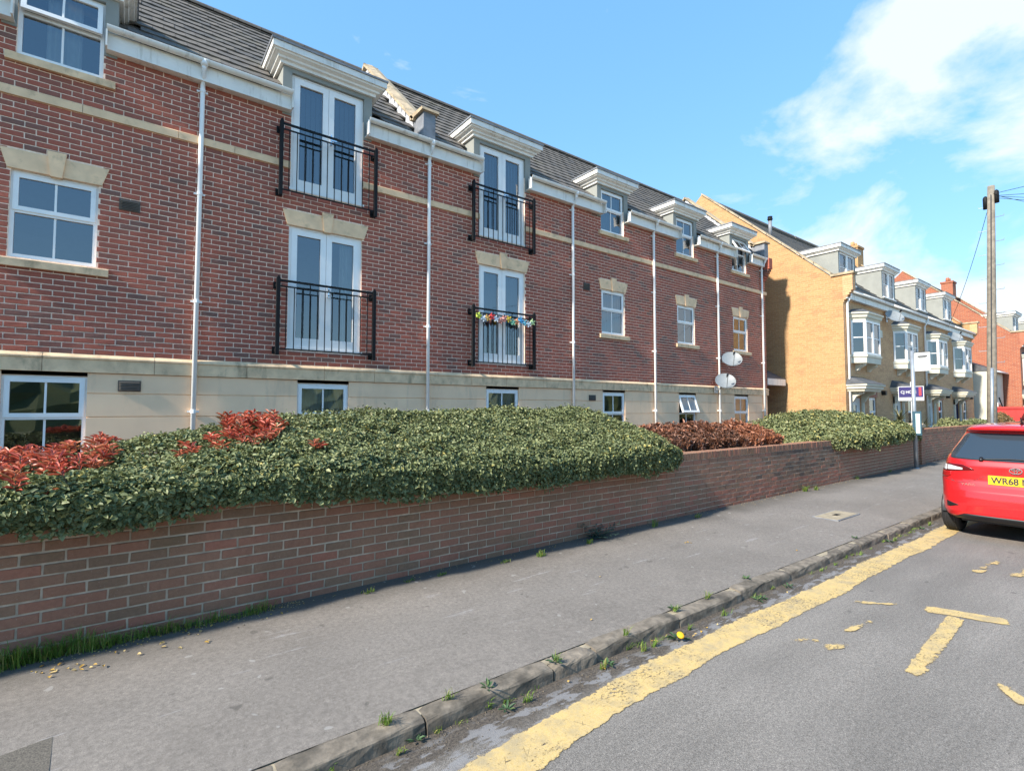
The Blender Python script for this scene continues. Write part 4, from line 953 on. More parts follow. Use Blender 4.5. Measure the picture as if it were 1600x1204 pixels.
# ------------------------------------------------------------------ foliage
def leaves(P, Nn, ln, wd, r, fold=.35, tdir=None):
    """numpy leaf builder: returns verts (N*6,3), faces, rnd per face"""
    n = len(P); Nn = Nn/np.linalg.norm(Nn, axis=1)[:, None]
    T = rng.normal(size=(n, 3)) if tdir is None else tdir
    T = T-Nn*(T*Nn).sum(1)[:, None]; T /= np.linalg.norm(T, axis=1)[:, None]+1e-9; B = np.cross(Nn, T)
    ln = np.asarray(ln)[:, None]; wd = np.asarray(wd)[:, None]; up = Nn*wd*fold
    V = np.stack([P, P+T*ln*.32-B*wd*.5+up, P+T*ln*.72-B*wd*.38+up*.7, P+T*ln-Nn*ln*.12, P+T*ln*.72+B*wd*.38+up*.7, P+T*ln*.32+B*wd*.5+up], 1).reshape(-1, 3)
    i = np.arange(n)[:, None]*6
    F = np.stack([i+np.array([0, 5, 4, 3]), i+np.array([0, 3, 2, 1])], 1).reshape(-1, 4)
    return V, F, np.repeat(r, 2)
def np_mesh(name, V, F, r, mat):
    me = bpy.data.meshes.new(name); me.vertices.add(len(V)); me.vertices.foreach_set('co', V.astype(np.float32).ravel())
    k = F.shape[1]; me.loops.add(F.size); me.loops.foreach_set('vertex_index', F.astype(np.int32).ravel()); me.polygons.add(len(F)); me.polygons.foreach_set('loop_start', np.arange(0, F.size, k, dtype=np.int32)); me.polygons.foreach_set('loop_total', np.full(len(F), k, dtype=np.int32))
    a = me.attributes.new('rnd', 'FLOAT', 'FACE'); a.data.foreach_set('value', r.astype(np.float32)); me.materials.append(MATS[mat]); me.update(calc_edges=True); me.validate(); return me
def vnoise(x, y, seed=0):
    r = np.random.default_rng(seed); s = 0
    for k in range(5):
        fx, fy, ph1, ph2 = r.uniform(1, 3)*1.7**k, r.uniform(1, 3)*1.7**k, r.uniform(0, 6), r.uniform(0, 6)
        s = s+np.sin(x*fx+ph1+1.3*np.sin(y*fy*.7+ph2))*np.cos(y*fy+ph2)/1.5**k
    return s
def hedge(name, label, x0, x1, keys, mat, n, lf=(.055, .032), seed=1, endr=(.5, .5), amp=.03, group=None, rfun=None, core=True, solo=0, up=.0, yb=6.3):
    """keys: rows (X, z_bottom_front, y_front, z_shoulder, z_top, y_top) interpolated along X"""
    t = thing(name, label, 'hedge', group); K = np.array(keys)
    def at(X): return [np.interp(X, K[:, 0], K[:, j]) for j in range(1, 6)]
    def surf(X, s):
        zb, yf, zs, zt, yt = at(X)
        e = np.minimum(np.clip((X-x0)/endr[0], 0, 1), np.clip((x1-X)/endr[1], 0, 1)); e = np.sqrt(1-(1-e)**2)
        # profile: s 0..1  front face, shoulder, sloping top, back
        ss = np.array([0, .30, .42, .82, 1.0])
        Yk = [yf+.03, yf, yf+.16, yt, np.full_like(X, yb)]; Zk = [zb, zb+(zs-zb)*.72, zs+.03, zt, zt-.12]
        Y = np.zeros_like(X); Z = np.zeros_like(X)
        for a in range(4):
            m_ = (s >= ss[a]) & (s <= ss[a+1]+1e-6); u = (s-ss[a])/(ss[a+1]-ss[a])
            Y = np.where(m_, Yk[a]+(Yk[a+1]-Yk[a])*u, Y); Z = np.where(m_, Zk[a]+(Zk[a+1]-Zk[a])*u, Z)
        zm = zb+.05; Z = zm+(Z-zm)*e; ym = (yf+yb)/2; Y = ym+(Y-ym)*(.6+.4*e)
        return np.stack([X, Y, Z], 1)
    def full(X, s):
        e = 1e-3; P = surf(X, s); dx = surf(X+e, s)-P; ds = surf(X, np.clip(s+e, 0, 1))-surf(X, np.clip(s-e, 0, 1)); Nn = np.cross(dx, ds); Nn /= np.linalg.norm(Nn, axis=1)[:, None]+1e-9
        return P, Nn
    X = rng.uniform(x0+.02, x1-.02, n); s = rng.beta(1, 1.25, n); P, Nn = full(X, s)
    bumpv = amp*vnoise(P[:, 0]*3, (P[:, 1]+P[:, 2])*3, seed)
    dep = -np.abs(rng.normal(0, .06, n))+bumpv+.014
    stray = rng.random(n) < .03; dep = dep+stray*rng.uniform(0, .05, n)
    P = P+Nn*dep[:, None]
    fringe = (s < .06) & (rng.random(n) < .5); P[:, 2] -= fringe*rng.uniform(0, .06, n)*(1+np.sin(P[:, 0]*5.3)*np.sin(P[:, 0]*2.1))
    D = Nn*1.0+rng.normal(0, .55, (n, 3)); D[:, 2] += .35
    sprig = rng.random(n) < .004*np.clip(P[:, 2]-1.0, 0, 1)*2; P[:, 2] += sprig*rng.uniform(.02, .08, n)
    r = np.clip(rfun(P, n) if rfun else rng.beta(2, 2.4, n), 0, .999)
    sc = rng.uniform(.5, 1.35, n); td = rng.normal(size=(n, 3)); td[:, 2] += up
    V, F, rr = leaves(P, D, lf[0]*sc, lf[1]*sc, r, tdir=td)
    if solo:
        dist = np.array([proj(p)[2] if inframe(p, -5) else 99 for p in P[:]]) if n < 1 else np.linalg.norm(P-Cam, axis=1)
        pr = (P-Cam)@Fw; px = CX+FPX*((P-Cam)@Rt)/pr; okm = (px > 5) & (px < 1590) & (dep > -.02); dist = np.where(okm, dist, 99); idx = np.argsort(dist)[:solo]
        keep = np.ones(n, bool); keep[idx] = False
        base = []
        for k in range(10):
            v, f, q_ = leaves(np.zeros((1, 3)), np.array([[0, 0, 1.]]), [lf[0]], [lf[1]], np.array([(k+.5)/10*.9]), tdir=np.array([[1., 0, 0]])); base.append(np_mesh('leaf', v, f, q_, mat))
        for k in idx:
            o = link('leaf', base[int(r[k]*9.99)], t); zax = Vector(D[k]).normalized(); xax = Vector(td[k]); xax = (xax-zax*xax.dot(zax)).normalized(); yax = zax.cross(xax); Mx = Matrix((xax, yax, zax)).transposed().to_4x4()
            o.matrix_local = Matrix.Translation(P[k]) @ Mx @ Matrix.Scale(sc[k], 4)
        kf = np.repeat(keep, 2); F = F[kf]; rr = rr[kf]
    link('foliage', np_mesh('foliage', V, F, rr, mat), t, kind='stuff')
    # inner twiggy mass
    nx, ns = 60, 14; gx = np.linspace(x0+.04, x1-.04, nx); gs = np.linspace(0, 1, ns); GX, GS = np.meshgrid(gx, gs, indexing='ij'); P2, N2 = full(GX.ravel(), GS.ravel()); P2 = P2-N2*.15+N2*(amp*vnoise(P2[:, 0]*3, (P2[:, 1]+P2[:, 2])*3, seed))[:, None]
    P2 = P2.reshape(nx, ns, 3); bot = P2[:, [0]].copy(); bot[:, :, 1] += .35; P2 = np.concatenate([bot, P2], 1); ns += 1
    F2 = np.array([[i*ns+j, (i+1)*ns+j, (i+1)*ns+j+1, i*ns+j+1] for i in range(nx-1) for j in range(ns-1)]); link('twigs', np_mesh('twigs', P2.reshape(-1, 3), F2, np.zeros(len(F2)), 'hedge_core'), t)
    return t, full
# keys: X, z_bottom, y_front, z_shoulder, z_top, y_top
near = [(-3, 1.02, 4.22, 1.16, 1.24, 5.5), (-.7, 1.02, 4.24, 1.16, 1.26, 5.5), (-.3, 1.0, 4.24, 1.17, 1.32, 5.5), (.0, .95, 4.25, 1.18, 1.40, 5.6), (.45, 1.03, 4.28, 1.24, 1.51, 5.7), (1.1, 1.0, 4.28, 1.25, 1.61, 5.8), (1.7, .97, 4.28, 1.25, 1.67, 5.8), (2.6, .91, 4.28, 1.22, 1.69, 5.8), (3.7, .90, 4.30, 1.20, 1.70, 5.8), (4.1, .92, 4.32, 1.20, 1.71, 5.8), (5.1, .90, 4.32, 1.22, 1.73, 5.8), (6.2, .90, 4.34, 1.30, 1.73, 5.8), (7.4, 1.0, 4.6, 1.25, 1.5, 5.6)]
def rgreen(P, n):
    q_ = rng.beta(2, 2.6, n)*.85+np.clip((P[:, 2]-1.15), 0, .4)*.30
    yl = rng.random(n) < np.where((P[:, 0] > 5.3) & (P[:, 1] < 5.0), .10, .012); return np.where(yl, .99, q_)
hg, _ = hedge('hedge', 'long dense green hedge billowing over the near brick garden wall', -3, 6.65, near, 'leaf_green', 175000, (.037, .024), 3, (.3, 1.0), .034, None, rgreen, solo=300)
mid_k = [(6.7, 1.02, 4.95, 1.2, 1.38, 5.6), (8.5, 1.02, 4.9, 1.25, 1.45, 5.6), (9.0, 1.02, 4.85, 1.24, 1.44, 5.5), (11.2, 1.02, 4.9, 1.2, 1.38, 5.5)]
def rmid(P, n):
    q_ = rng.beta(2, 2, n); return np.where(P[:, 0] > 8.9, .35+q_*.45, np.where(P[:, 2] > 1.32, q_*.7, q_*.42))
hedge('hedge', 'bronze-red photinia hedge between the two green hedges behind the wall', 6.5, 10.6, mid_k, 'leaf_bronze', 24000, (.070, .026), 8, (.5, .5), .05, None, rmid, up=1.0, yb=6.1)
far_k = [(11.0, .9, 4.95, 1.05, 1.2, 5.7), (12.3, .95, 4.62, 1.15, 1.45, 5.9), (12.6, .88, 4.5, 1.15, 1.5, 5.9), (14, .88, 4.45, 1.22, 1.66, 6.0), (16, .93, 4.5, 1.22, 1.64, 6.0), (17.8, 1.0, 4.6, 1.2, 1.5, 5.8)]
hedge('hedge', 'rounded green hedge over the lower wall in front of the yellow gable', 10.9, 18.0, far_k, 'leaf_green', 48000, (.060, .036), 15, (1.6, .5), .05, None, lambda P, n: np.where(rng.random(n) < .05, .99, rng.beta(2.2, 2, n)*.85+.08), yb=6.8)
# red photinia shoots growing through the near hedge
def shoots(label, spots, nlv, sc=1.0, parent=None, mat='leaf_red'):
    t = parent or thing('photinia_bush', label, 'shrub', 'photinia bushes'); Vs = []; Fs = []; rs = []; st = MB(); off = 0
    for (X, Y, Z) in spots:
        lean = Vector((random.uniform(-.45, .45), random.uniform(-.5, .3), 1)).normalized(); hgt = random.uniform(.05, .13)*sc; B = Vector((X, Y, Z)); st.tube([B-lean*.12, B+lean*hgt], .003, 4)
        k = nlv; P = np.zeros((k, 3)); D = np.zeros((k, 3)); T = np.zeros((k, 3)); a0 = random.random()*6
        for i in range(k):
            an = a0+i*2.4; u = i/k; out_ = Vector((math.cos(an), math.sin(an), 0)); p = B+lean*hgt*(.25+.75*u); tt = (out_*(1.0-.65*u)+lean*(.5+.9*u)).normalized(); P[i] = p; T[i] = tt; D[i] = (lean*1.0-out_*.6)
        base = random.random()*.6
        V, F, r = leaves(P, D, rng.uniform(.06, .095, k)*sc, rng.uniform(.018, .026, k)*sc, np.clip(base+rng.random(k)*.4, 0, 1), .4, T); Vs.append(V); Fs.append(F+off); off += len(V); rs.append(r)
    link('foliage', np_mesh('foliage', np.concatenate(Vs), np.concatenate(Fs), np.concatenate(rs), mat), t, kind='stuff'); st.build('stem', 'bark', t, kind='stuff')
    return t
def ztop(X, Y):
    K = np.array(near); zs, zt, yt, yf = [np.interp(X, K[:, 0], K[:, j]) for j in (3, 4, 5, 2)]; return float(zs+(zt-zs)*min(1, max(0, (Y-yf-.16)/(yt-yf-.16))))
sp_ = []
for k in range(230):
    X = random.uniform(-1.15, .32); Y = random.uniform(4.75, 5.95); px = proj((X, Y, 1.35))[0]
    if px > 178 or (px > 110 and random.random() < .4): continue
    sp_.append((X, Y, ztop(X, Y)-.01+random.uniform(-.01, .04)))
for p in [(70, 785), (20, 775), (30, 745), (100, 750), (15, 760)]: d = onY(*p, 4.30); sp_.append((d[0], 4.36, d[2]))
shoots('bright red photinia shoots at the near end of the long green hedge', sp_, 9)
sp_ = []
for _ in range(420):
    X = random.uniform(-.8, 6.0); Y = random.uniform(4.4, 5.9); sp_.append((X, Y, ztop(X, Y)-.035))
shoots('', sp_, 7, .55, hg, 'leaf_green')
sp_ = []
while len(sp_) < 55:
    X = random.uniform(.35, 1.5); Y = random.uniform(4.7, 5.75); q_ = proj((X, Y, ztop(X, Y)))
    if 325 < q_[0] < 440 and (q_[0]-395)**2/50**2+(q_[1]-668)**2/38**2 < 1: sp_.append((X, Y, ztop(X, Y)+random.uniform(-.01, .03)))
for _ in range(9):
    X = random.uniform(.2, .7); Y = random.uniform(4.7, 5.3); sp_.append((X, Y, ztop(X, Y)-.03))
for p in [(490, 705), (498, 700)]: d = onY(*p, 4.7); sp_.append((d[0], 4.7, ztop(d[0], 4.7)))
shoots('dark red photinia clump growing through the middle of the long green hedge', sp_, 9)
# grasses and weeds
def tuft(X, Y, Z, n, h, sp, label, mat='grass_blade', wd=.006, name='grass_tuft', cat='grass', group='grass tufts along the wall foot'):
    V = []; F = []; r = []
    for i in range(n):
        a = random.random()*6.28; rr = sp*random.random()**.6; bx_, by = X+rr*math.cos(a), Y+rr*math.sin(a)*.5; hh = h*random.uniform(.4, 1.1); la = random.random()*6.28; ll = hh*random.uniform(.2, .9); dx, dy = math.cos(la)*ll, math.sin(la)*ll-.02
        px_, py_ = -math.sin(la)*wd*.5, math.cos(la)*wd*.5; k = len(V)
        V += [(bx_-px_, by-py_, Z), (bx_+px_, by+py_, Z), (bx_+dx*.4+px_*.8, by+dy*.4+py_*.8, Z+hh*.65), (bx_+dx*.4-px_*.8, by+dy*.4-py_*.8, Z+hh*.65), (bx_+dx, by+dy, Z+hh*(.95-.3*random.random()))]
        F += [(k, k+1, k+2, k+3), (k+3, k+2, k+4)]; q_ = random.random()*.8 if random.random() < .9 else 1.; r += [q_, q_]
    mb = MB(); mb.v = V; mb.f = F; mb.r = r; o = mb.build(name, mat); tag(o, label, cat, group); return o
def rosette(X, Y, Z, n, ln, wd, label, mat='weed_leaf', up=.5, group='weeds along the kerb', cat='weed'):
    P = np.zeros((n, 3)); D = np.zeros((n, 3)); T = np.zeros((n, 3))
    for i in range(n):
        a = i*2.4+random.random(); o_ = np.array([math.cos(a), math.sin(a), 0]); e = up*random.uniform(.2, 1.6); P[i] = (X+o_[0]*.01, Y+o_[1]*.01, Z+.004+.01*random.random()); T[i] = o_+np.array([0, 0, e]); D[i] = np.array([0, 0, 1])-o_*e
    V, F, r = leaves(P, D, ln*rng.uniform(.6, 1.2, n), wd*rng.uniform(.7, 1.2, n), rng.random(n), .3, T)
    o = link('weed', np_mesh('weed', V, F, r, mat)); return tag(o, label, cat, group)
# continuous fringe at the wall foot near the camera
i = 0
for px in np.linspace(-30, 415, 26):
    if 150 < px < 165: continue
    y = 1040-.215*px+random.uniform(-4, 3); P = onZ(px, y, .135); Yw = wallY(P[0])-.05
    k = 1.0 if px < 150 else (.75 if px < 290 else .6)
    tuft(P[0]+random.uniform(-.02, .02), Yw-random.uniform(.0, .06), .12, int(60*k), .17*k*random.uniform(.6, 1.3), .09, 'tuft of green grass at the near foot of the brown brick wall', wd=.0055)
for px, py, n, h in [(690, 898, 14, .05), (575, 925, 18, .06), (640, 908, 10, .04), (845, 868, 40, .09), (790, 878, 16, .06), (1022, 822, 26, .14), (1090, 808, 22, .10), (1258, 767, 60, .14), (1275, 765, 50, .12), (1340, 748, 30, .12), (1390, 737, 20, .10), (1470, 712, 60, .16), (1485, 710, 50, .18), (920, 848, 24, .08)]:
    P = onZ(px, py, .13); tuft(P[0], min(P[1], wallY(P[0])-.05), .12, max(n, 24), h, .06, 'small weedy grass tuft farther along the foot of the wall', wd=.008)
P = onZ(955, 845, .13)
th = thing('thistle_plant', 'blue-green spiky thistle-like weed growing at the foot of the wall', 'weed')
V_, F_, r_ = [], [], []; off = 0
for i in range(26):
    a = i*2.4; ln = random.uniform(.16, .32); e = random.uniform(.15, 1.3); o_ = np.array([math.cos(a), math.sin(a)*.7-.15, 0]); n = 9; B = np.array([P[0], wallY(P[0])-.10, .125])
    Pp = np.array([B+(o_*(j/n)+np.array([0, 0, e*(j/n)*(1-.35*j/n)]))*ln for j in range(n)]); T = np.zeros((n, 3)); s_ = np.array([-o_[1], o_[0], 0])
    T[:] = o_*.9+np.array([0, 0, e*.4]); T[::2] += s_*1.0; T[1::2] -= s_*1.0; V, F, r = leaves(Pp, np.tile(np.array([0, 0, 1.])-o_*e*.6, (n, 1)), np.full(n, .055), np.full(n, .016), rng.random(n)*.4, .2, T); V_.append(V); F_.append(F+off); off += len(V); r_.append(r)
plain('x', (0, 0, 0)); leaf_mat('thistle_leaf', [(0, (.05, .105, .085)), (1, (.10, .17, .13))], .2, .5)
link('foliage', np_mesh('foliage', np.concatenate(V_), np.concatenate(F_), np.concatenate(r_), 'thistle_leaf'), th, kind='stuff')
for px, py in [(512, 1190), (600, 1138), (605, 1140), (762, 1085), (763, 1090), (650, 1140), (700, 1100), (800, 1100), (830, 1085), (868, 1043), (870, 1040), (945, 1030), (950, 1025), (978, 998), (980, 1000), (1015, 1008), (1030, 1000), (1055, 960), (1052, 958), (1105, 940), (1130, 950), (1185, 928), (1190, 925), (1240, 910), (1165, 910), (1335, 845), (1390, 840), (1400, 838), (1440, 820), (1455, 815)]:
    P = onZ(px, py, .06); Y_ = min(max(P[1], 2.40), 2.66); zz = .09 if Y_ > 2.5 else .002
    if random.random() < .55: tuft(P[0], Y_, zz, 22, .075, .035, 'little grass tuft sprouting in a joint of the kerb', wd=.005, group='grass tufts along the kerb')
    else: rosette(P[0], Y_, zz, 9, .05, .016, 'small leafy weed sprouting in a joint of the kerb')
for _ in range(34):
    X_ = random.uniform(.7, 11.5); tuft(X_, random.uniform(2.41, 2.47), .002, random.randint(6, 20), random.uniform(.02, .055), random.uniform(.02, .08), 'wisp of low grass growing in the gutter dirt against the kerb face', wd=.0045, group='grass wisps in the gutter')
for k in range(2):
    mbg = MB()
    for _ in range(900 if k == 0 else 500):
        X_ = random.uniform(-.9, 1.2) if random.random() < .65 else random.uniform(1, 14); y_ = wallY(X_)-.02-abs(random.gauss(0, .085)); s_ = random.uniform(.003, .009); an = random.random()*3; z_ = pavz(X_, y_)+.001
        pts = [(X_+s_*math.cos(an+q*2.09)*random.uniform(.6, 1.3), y_+s_*math.sin(an+q*2.09), z_) for q in range(3)]; mbg.raw(pts+[(X_, y_, z_+s_*.6)], [(0, 1, 3), (1, 2, 3), (2, 0, 3)], random.random()*.5)
    mbg.build('wall_foot_litter', 'grit' if k == 0 else 'litter_leaf', kind='stuff')
dd = thing('dandelion', 'yellow flowering dandelion in the gutter against the kerb', 'flower'); P = onZ(1063, 996, .03)
n = 9; mbd = MB(); mbd.lathe([(0, .001), (.004, .024), (.012, .028), (.016, .018), (.017, .001)], (P[0], P[1], .045), (-.3, -.5, .8), 14); mbd.build('flower_head', 'flower_yellow', dd, True)
mb = MB(); mb.tube([(P[0]+.01, P[1]+.03, 0), (P[0], P[1], .05)], .0025, 5); mb.build('stem', 'weed_leaf', dd); o = rosette(P[0]+.01, P[1]+.04, .002, 10, .09, .02, 'x'); o.parent = dd; o.name = 'leaf_rosette'
for k in ('label', 'category', 'group'): del o[k]
for i in range(46):
    if i < 26: px = random.uniform(20, 330); P = onZ(px, 1066-.235*px+random.uniform(-12, 12), .13); zz = .128
    elif i < 36: px, py = random.choice([(925, 964), (940, 903), (440, 960), (383, 966), (205, 1008), (1075, 848), (1245, 855), (280, 1018), (1010, 840), (985, 838), (890, 868)]); P = onZ(px+random.uniform(-4, 4), py+random.uniform(-3, 3), .11); zz = pavz(P[0], P[1])+.004
    else: P = onZ(*random.choice([(1072, 1000), (1003, 1010), (1230, 925), (1100, 985), (905, 1060)]), 0); P[0] += random.uniform(-.2, .2); zz = .006
    V, F, r = leaves(np.array([[P[0], P[1], zz+.003]]), np.array([[random.uniform(-.3, .3), random.uniform(-.3, .3), 1]]), [random.uniform(.018, .04)], [random.uniform(.012, .022)], np.array([random.random()*.6]), .3)
    tag(link('fallen_leaf', np_mesh('fallen_leaf', V, F, r, 'litter_leaf')), 'small dry fallen leaf lying on the ground beside the wall or kerb', 'leaf', 'fallen leaves')

# ------------------------------------------------------------------ parked car (rear towards the camera)
CXO, CYO = 8.87, 1.375
car = thing('parked_car', 'bright red hatchback parked at the kerb, seen from behind', 'car'); car.location = (CXO, CYO, 0)
Z_ = np.array([.25, .29, .36, .45, .55, .64, .70, .76, .86, .96, 1.02, 1.06, 1.15, 1.28, 1.385, 1.41, 1.43, 1.465, 1.49, 1.505, 1.512])
XR = np.array([.10, .03, .005, .0, .004, .02, .055, .085, .090, .085, .105, .13, .20, .30, .375, .335, .265, .262, .33, .55, .95])
XF = np.array([3.85, 3.90, 3.93, 3.94, 3.94, 3.93, 3.92, 3.90, 3.80, 3.45, 3.02, 2.95, 2.82, 2.60, 2.38, 2.33, 2.28, 2.18, 2.05, 1.85, 1.6])
WD = np.array([.785, .815, .835, .843, .8475, .8475, .846, .844, .832, .806, .785, .770, .735, .672, .615, .600, .590, .560, .520, .44, .30])
NE = np.array([6, 6, 6, 6, 6, 6, 6.5, 7, 7, 6, 6, 6, 5.5, 5, 5, 5, 4.5, 4, 3.4, 2.8, 2.4])
def cpar(z): return [np.interp(z, Z_, a) for a in (XR, XF, WD, NE)]
def rear(y, z):
    xr, xf, wd, ne = cpar(z); a = (xf-xr)/2; u = min(abs(y)/wd, .9999); return xr+a*(1-(1-u**ne)**(1/ne))
def flank(x, z):
    xr, xf, wd, ne = cpar(z); a = (xf-xr)/2; u = min(abs(x-(xr+xf)/2)/a, .9999); return wd*(1-u**ne)**(1/ne)
zs_ = np.unique(np.concatenate([Z_, np.linspace(.25, 1.512, 46)])); NT = 132; vs = []; fs = []
for z in zs_:
    xr, xf, wd, ne = cpar(z); a = (xf-xr)/2
    for k in range(NT):
        t = 2*math.pi*k/NT; c, s = math.cos(t), math.sin(t); vs.append(((xr+xf)/2+a*math.copysign(abs(c)**(2/ne), c), wd*math.copysign(abs(s)**(2/ne), s), z))
for i in range(len(zs_)-1):
    for k in range(NT):
        f_ = (i*NT+k, i*NT+(k+1) % NT, (i+1)*NT+(k+1) % NT, (i+1)*NT+k); mx_, my_, mz_ = np.mean([vs[j] for j in f_], 0)
        if abs(my_) > .55 and any((mx_-q)**2+(mz_-.302)**2 < .335**2 for q in (.62, 3.13)): continue
        fs.append(f_)
fs.append(tuple(range((len(zs_)-1)*NT, len(zs_)*NT))); fs.append(tuple(range(NT))[::-1])
MB().raw(vs, fs).build('body', 'car_paint', car, True)
def strip(name, ys, lo, hi, mat, off=.006, nz=8, parent=car, smooth=True):
    vs = []; fs = []; n = len(ys)
    for k in range(nz+1):
        for y, a, b in zip(ys, lo, hi): z = a+(b-a)*k/nz; vs.append((rear(y, z)-off, y, z))
    for k in range(nz):
        for j in range(n-1): fs.append((k*n+j, k*n+j+1, (k+1)*n+j+1, (k+1)*n+j))
    # thickness back into the body
    m_ = len(vs); vs += [(x+off+.01, y, z) for x, y, z in vs]
    rim = [j for j in range(n)]+[k*n+n-1 for k in range(1, nz+1)]+[nz*n+j for j in range(n-2, -1, -1)]+[k*n for k in range(nz-1, 0, -1)]
    for a, b in zip(rim, rim[1:]+rim[:1]): fs.append((a, m_+a, m_+b, b))
    return MB().raw(vs, fs).build(name, mat, parent, smooth)
# rear screen
hw = np.linspace(-.70, .70, 41)
lo = [1.035+.012*(abs(y)/.7)**2+(.05*max(0, (abs(y)-.66)/.04)) for y in hw]; hi = [max(l+.004, min(1.385, 1.385-(max(0, abs(y)-.545))/.155*.30)) for y, l in zip(hw, lo)]
strip('rear_screen', hw, lo, hi, 'car_glass', .006, 14)
for s in (1, -1):
    def Y_(a): return [s*v for v in a]
    y_in = np.linspace(.40, .822, 24)
    # tail lamp: clear upper blade, red lower pod, dark surround
    strip('lamp_surround', Y_(y_in), [.905-.052*((v-.40)/.42) for v in y_in], [.915+.058*min(1, (v-.40)/.12) for v in y_in], 'lamp_dark', .005, 5)
    yc = np.linspace(.52, .70, 14)
    strip('tail_lamp', Y_(yc), [.905-.016*((v-.5)/.2) for v in yc], [.922+.030*min(1, (v-.50)/.16) for v in yc], 'lamp_clear', .010, 5)
    yk = np.linspace(.712, .815, 8); strip('indicator_lamp', Y_(yk), [.885]*8, [.955]*8, 'lamp_clear', .0095, 4)
    yl = np.linspace(.648, .822, 12); strip('brake_lamp', Y_(yl), [.79+.03*max(0, (.72-v)/.07)**2+.01*max(0, (v-.79)/.03) for v in yl], [.868 for v in yl], 'lamp_red', .009, 5)
    yv = np.linspace(.56, .70, 8); strip('bumper_vent', Y_(yv), [.405+.03*max(0, (.66-v)/.1) for v in yv], [.478-.035*max(0, (.70-v)/.14) for v in yv], 'black_plastic', .005, 3)
    # hatch shut line
    ln = [(.655, .775), (.60, .735), (.52, .735), (.40, .775), (.30, .835)]
    for (a, za), (b, zb) in zip(ln, ln[1:]):
        yy = np.linspace(a, b, 5); strip('shut_line', Y_(yy), [za+(zb-za)*(v-a)/(b-a)-.003 for v in yy], [za+(zb-za)*(v-a)/(b-a)+.003 for v in yy], 'ink', .0025, 1)
    yb = np.linspace(.62, .80, 6); strip('bumper_line', Y_(yb), [.742+.04*(v-.62)/.18 for v in yb], [.747+.04*(v-.62)/.18 for v in yb], 'ink', .0025, 1)
    # side glass
    vs = []; fs = []; xs = np.linspace(.62, 2.62, 22)
    for k in range(6):
        for x in xs:
            l, h = 1.03+.04*max(0, (1.1-x)/.5), min(1.385, 1.385-max(0, x-2.15)*.62-max(0, .78-x)*.9); z = l+(max(h, l+.01)-l)*k/5; vs.append((x, s*(flank(x, z)+.004), z))
    for k in range(5):
        for j in range(len(xs)-1): fs.append((k*22+j, k*22+j+1, (k+1)*22+j+1, (k+1)*22+j))
    MB().raw(vs, fs).build('side_glass', 'car_glass', car, True)
    for wx in (.62, 3.13):
        mb = MB(); prof = [(-.09, .20), (-.092, .27), (-.07, .298), (0, .302), (.07, .298), (.092, .27), (.09, .20)]; yw = s*(.728)
        mb.lathe(prof, (wx, yw, .302), (0, 1, 0), 36); ty = mb.build('wheel', 'tyre', car, True)
        mb = MB(); mb.lathe([(.05*s, .001), (.055*s, .06), (.045*s, .17), (.085*s, .2), (.085*s, .205)], (wx, yw, .302), (0, 1, 0), 28); mb.build('rim', 'steel', ty, True)
        mb = MB(); mb.lathe([(-.28, .325), (-.035, .334)], (wx, s*flank(wx, .45), .302), (0, s, 0), 36); mb.lathe([(-.28, .001), (-.28, .33)], (wx, s*flank(wx, .45), .302), (0, s, 0), 36)
        mb.f, mb.r = zip(*[(f_, q) for f_, q in zip(mb.f, mb.r) if min(mb.v[j][2] for j in f_) > .25]); mb.build('wheel_arch', 'black_plastic', car, True)
        for k in range(3): mb = MB(); mb.lathe([(-.004, .3025), (-.002, .300), (.002, .300), (.004, .3025)], (wx, yw-.045+.045*k, .302), (0, 1, 0), 36); mb.build('tread_groove', 'ink', ty)
# lower black valance
yy = np.linspace(-.64, .64, 31); strip('valance', yy, [.252]*31, [.335-.07*max(0, (abs(v)-.5)/.14) for v in yy], 'black_plastic', .012, 4)
# plate, emblem, badge, wiper, brake light, aerial
mb = MB(); xp = rear(0, .80)-.022; mb.box(xp, xp+.03, -.262, .262, .738, .852); plate = mb.build('number_plate', 'plate_yellow', car)
def text_mesh(txt, size, name, mat, extr=.001, bold=0.):
    c = bpy.data.curves.new(name, 'FONT'); c.body = txt; c.size = size; c.extrude = extr; c.align_x = 'LEFT'; c.offset = bold
    o = bpy.data.objects.new(name, c); COL.objects.link(o); me = bpy.data.meshes.new_from_object(o.evaluated_get(bpy.context.evaluated_depsgraph_get())); bpy.data.objects.remove(o); bpy.data.curves.remove(c)
    me.materials.clear(); me.materials.append(MATS[mat]); return me
def place_text(me, parent, origin, xdir, updir, sx=1., sy=1.):
    xd = Vector(xdir).normalized(); ud = Vector(updir).normalized(); nd = xd.cross(ud); Mx = Matrix((xd*sx, ud*sy, nd)).transposed().to_4x4(); o = link('lettering', me, parent); o.matrix_local = Matrix.Translation(origin) @ Mx; return o
place_text(text_mesh('WR68 N', .105, 'lettering', 'ink', .001, .0026), plate, (xp-.0015, .232, .757), (0, -1, 0), (0, 0, 1), .92, 1.06)
em = MB()
def ell(mb, cy, cz, a, b, w_, n=28):
    for k in range(n):
        t0, t1 = 2*math.pi*k/n, 2*math.pi*(k+1)/n; pts = []
        for t, q_ in ((t0, 1), (t1, 1), (t1, 0), (t0, 0)): aa, bb = (a, b) if q_ else (a-w_, b-w_); y, z = cy+aa*math.cos(t), cz+bb*math.sin(t); pts.append((rear(0, .93)-.014, y, z))
        mb.poly(pts)
ell(em, 0, .93, .062, .040, .009); ell(em, 0, .945, .040, .017, .007); ell(em, 0, .930, .018, .034, .006)
o = em.build('emblem', 'chrome', car); sm = o.modifiers.new('s', 'SOLIDIFY'); sm.thickness = .006
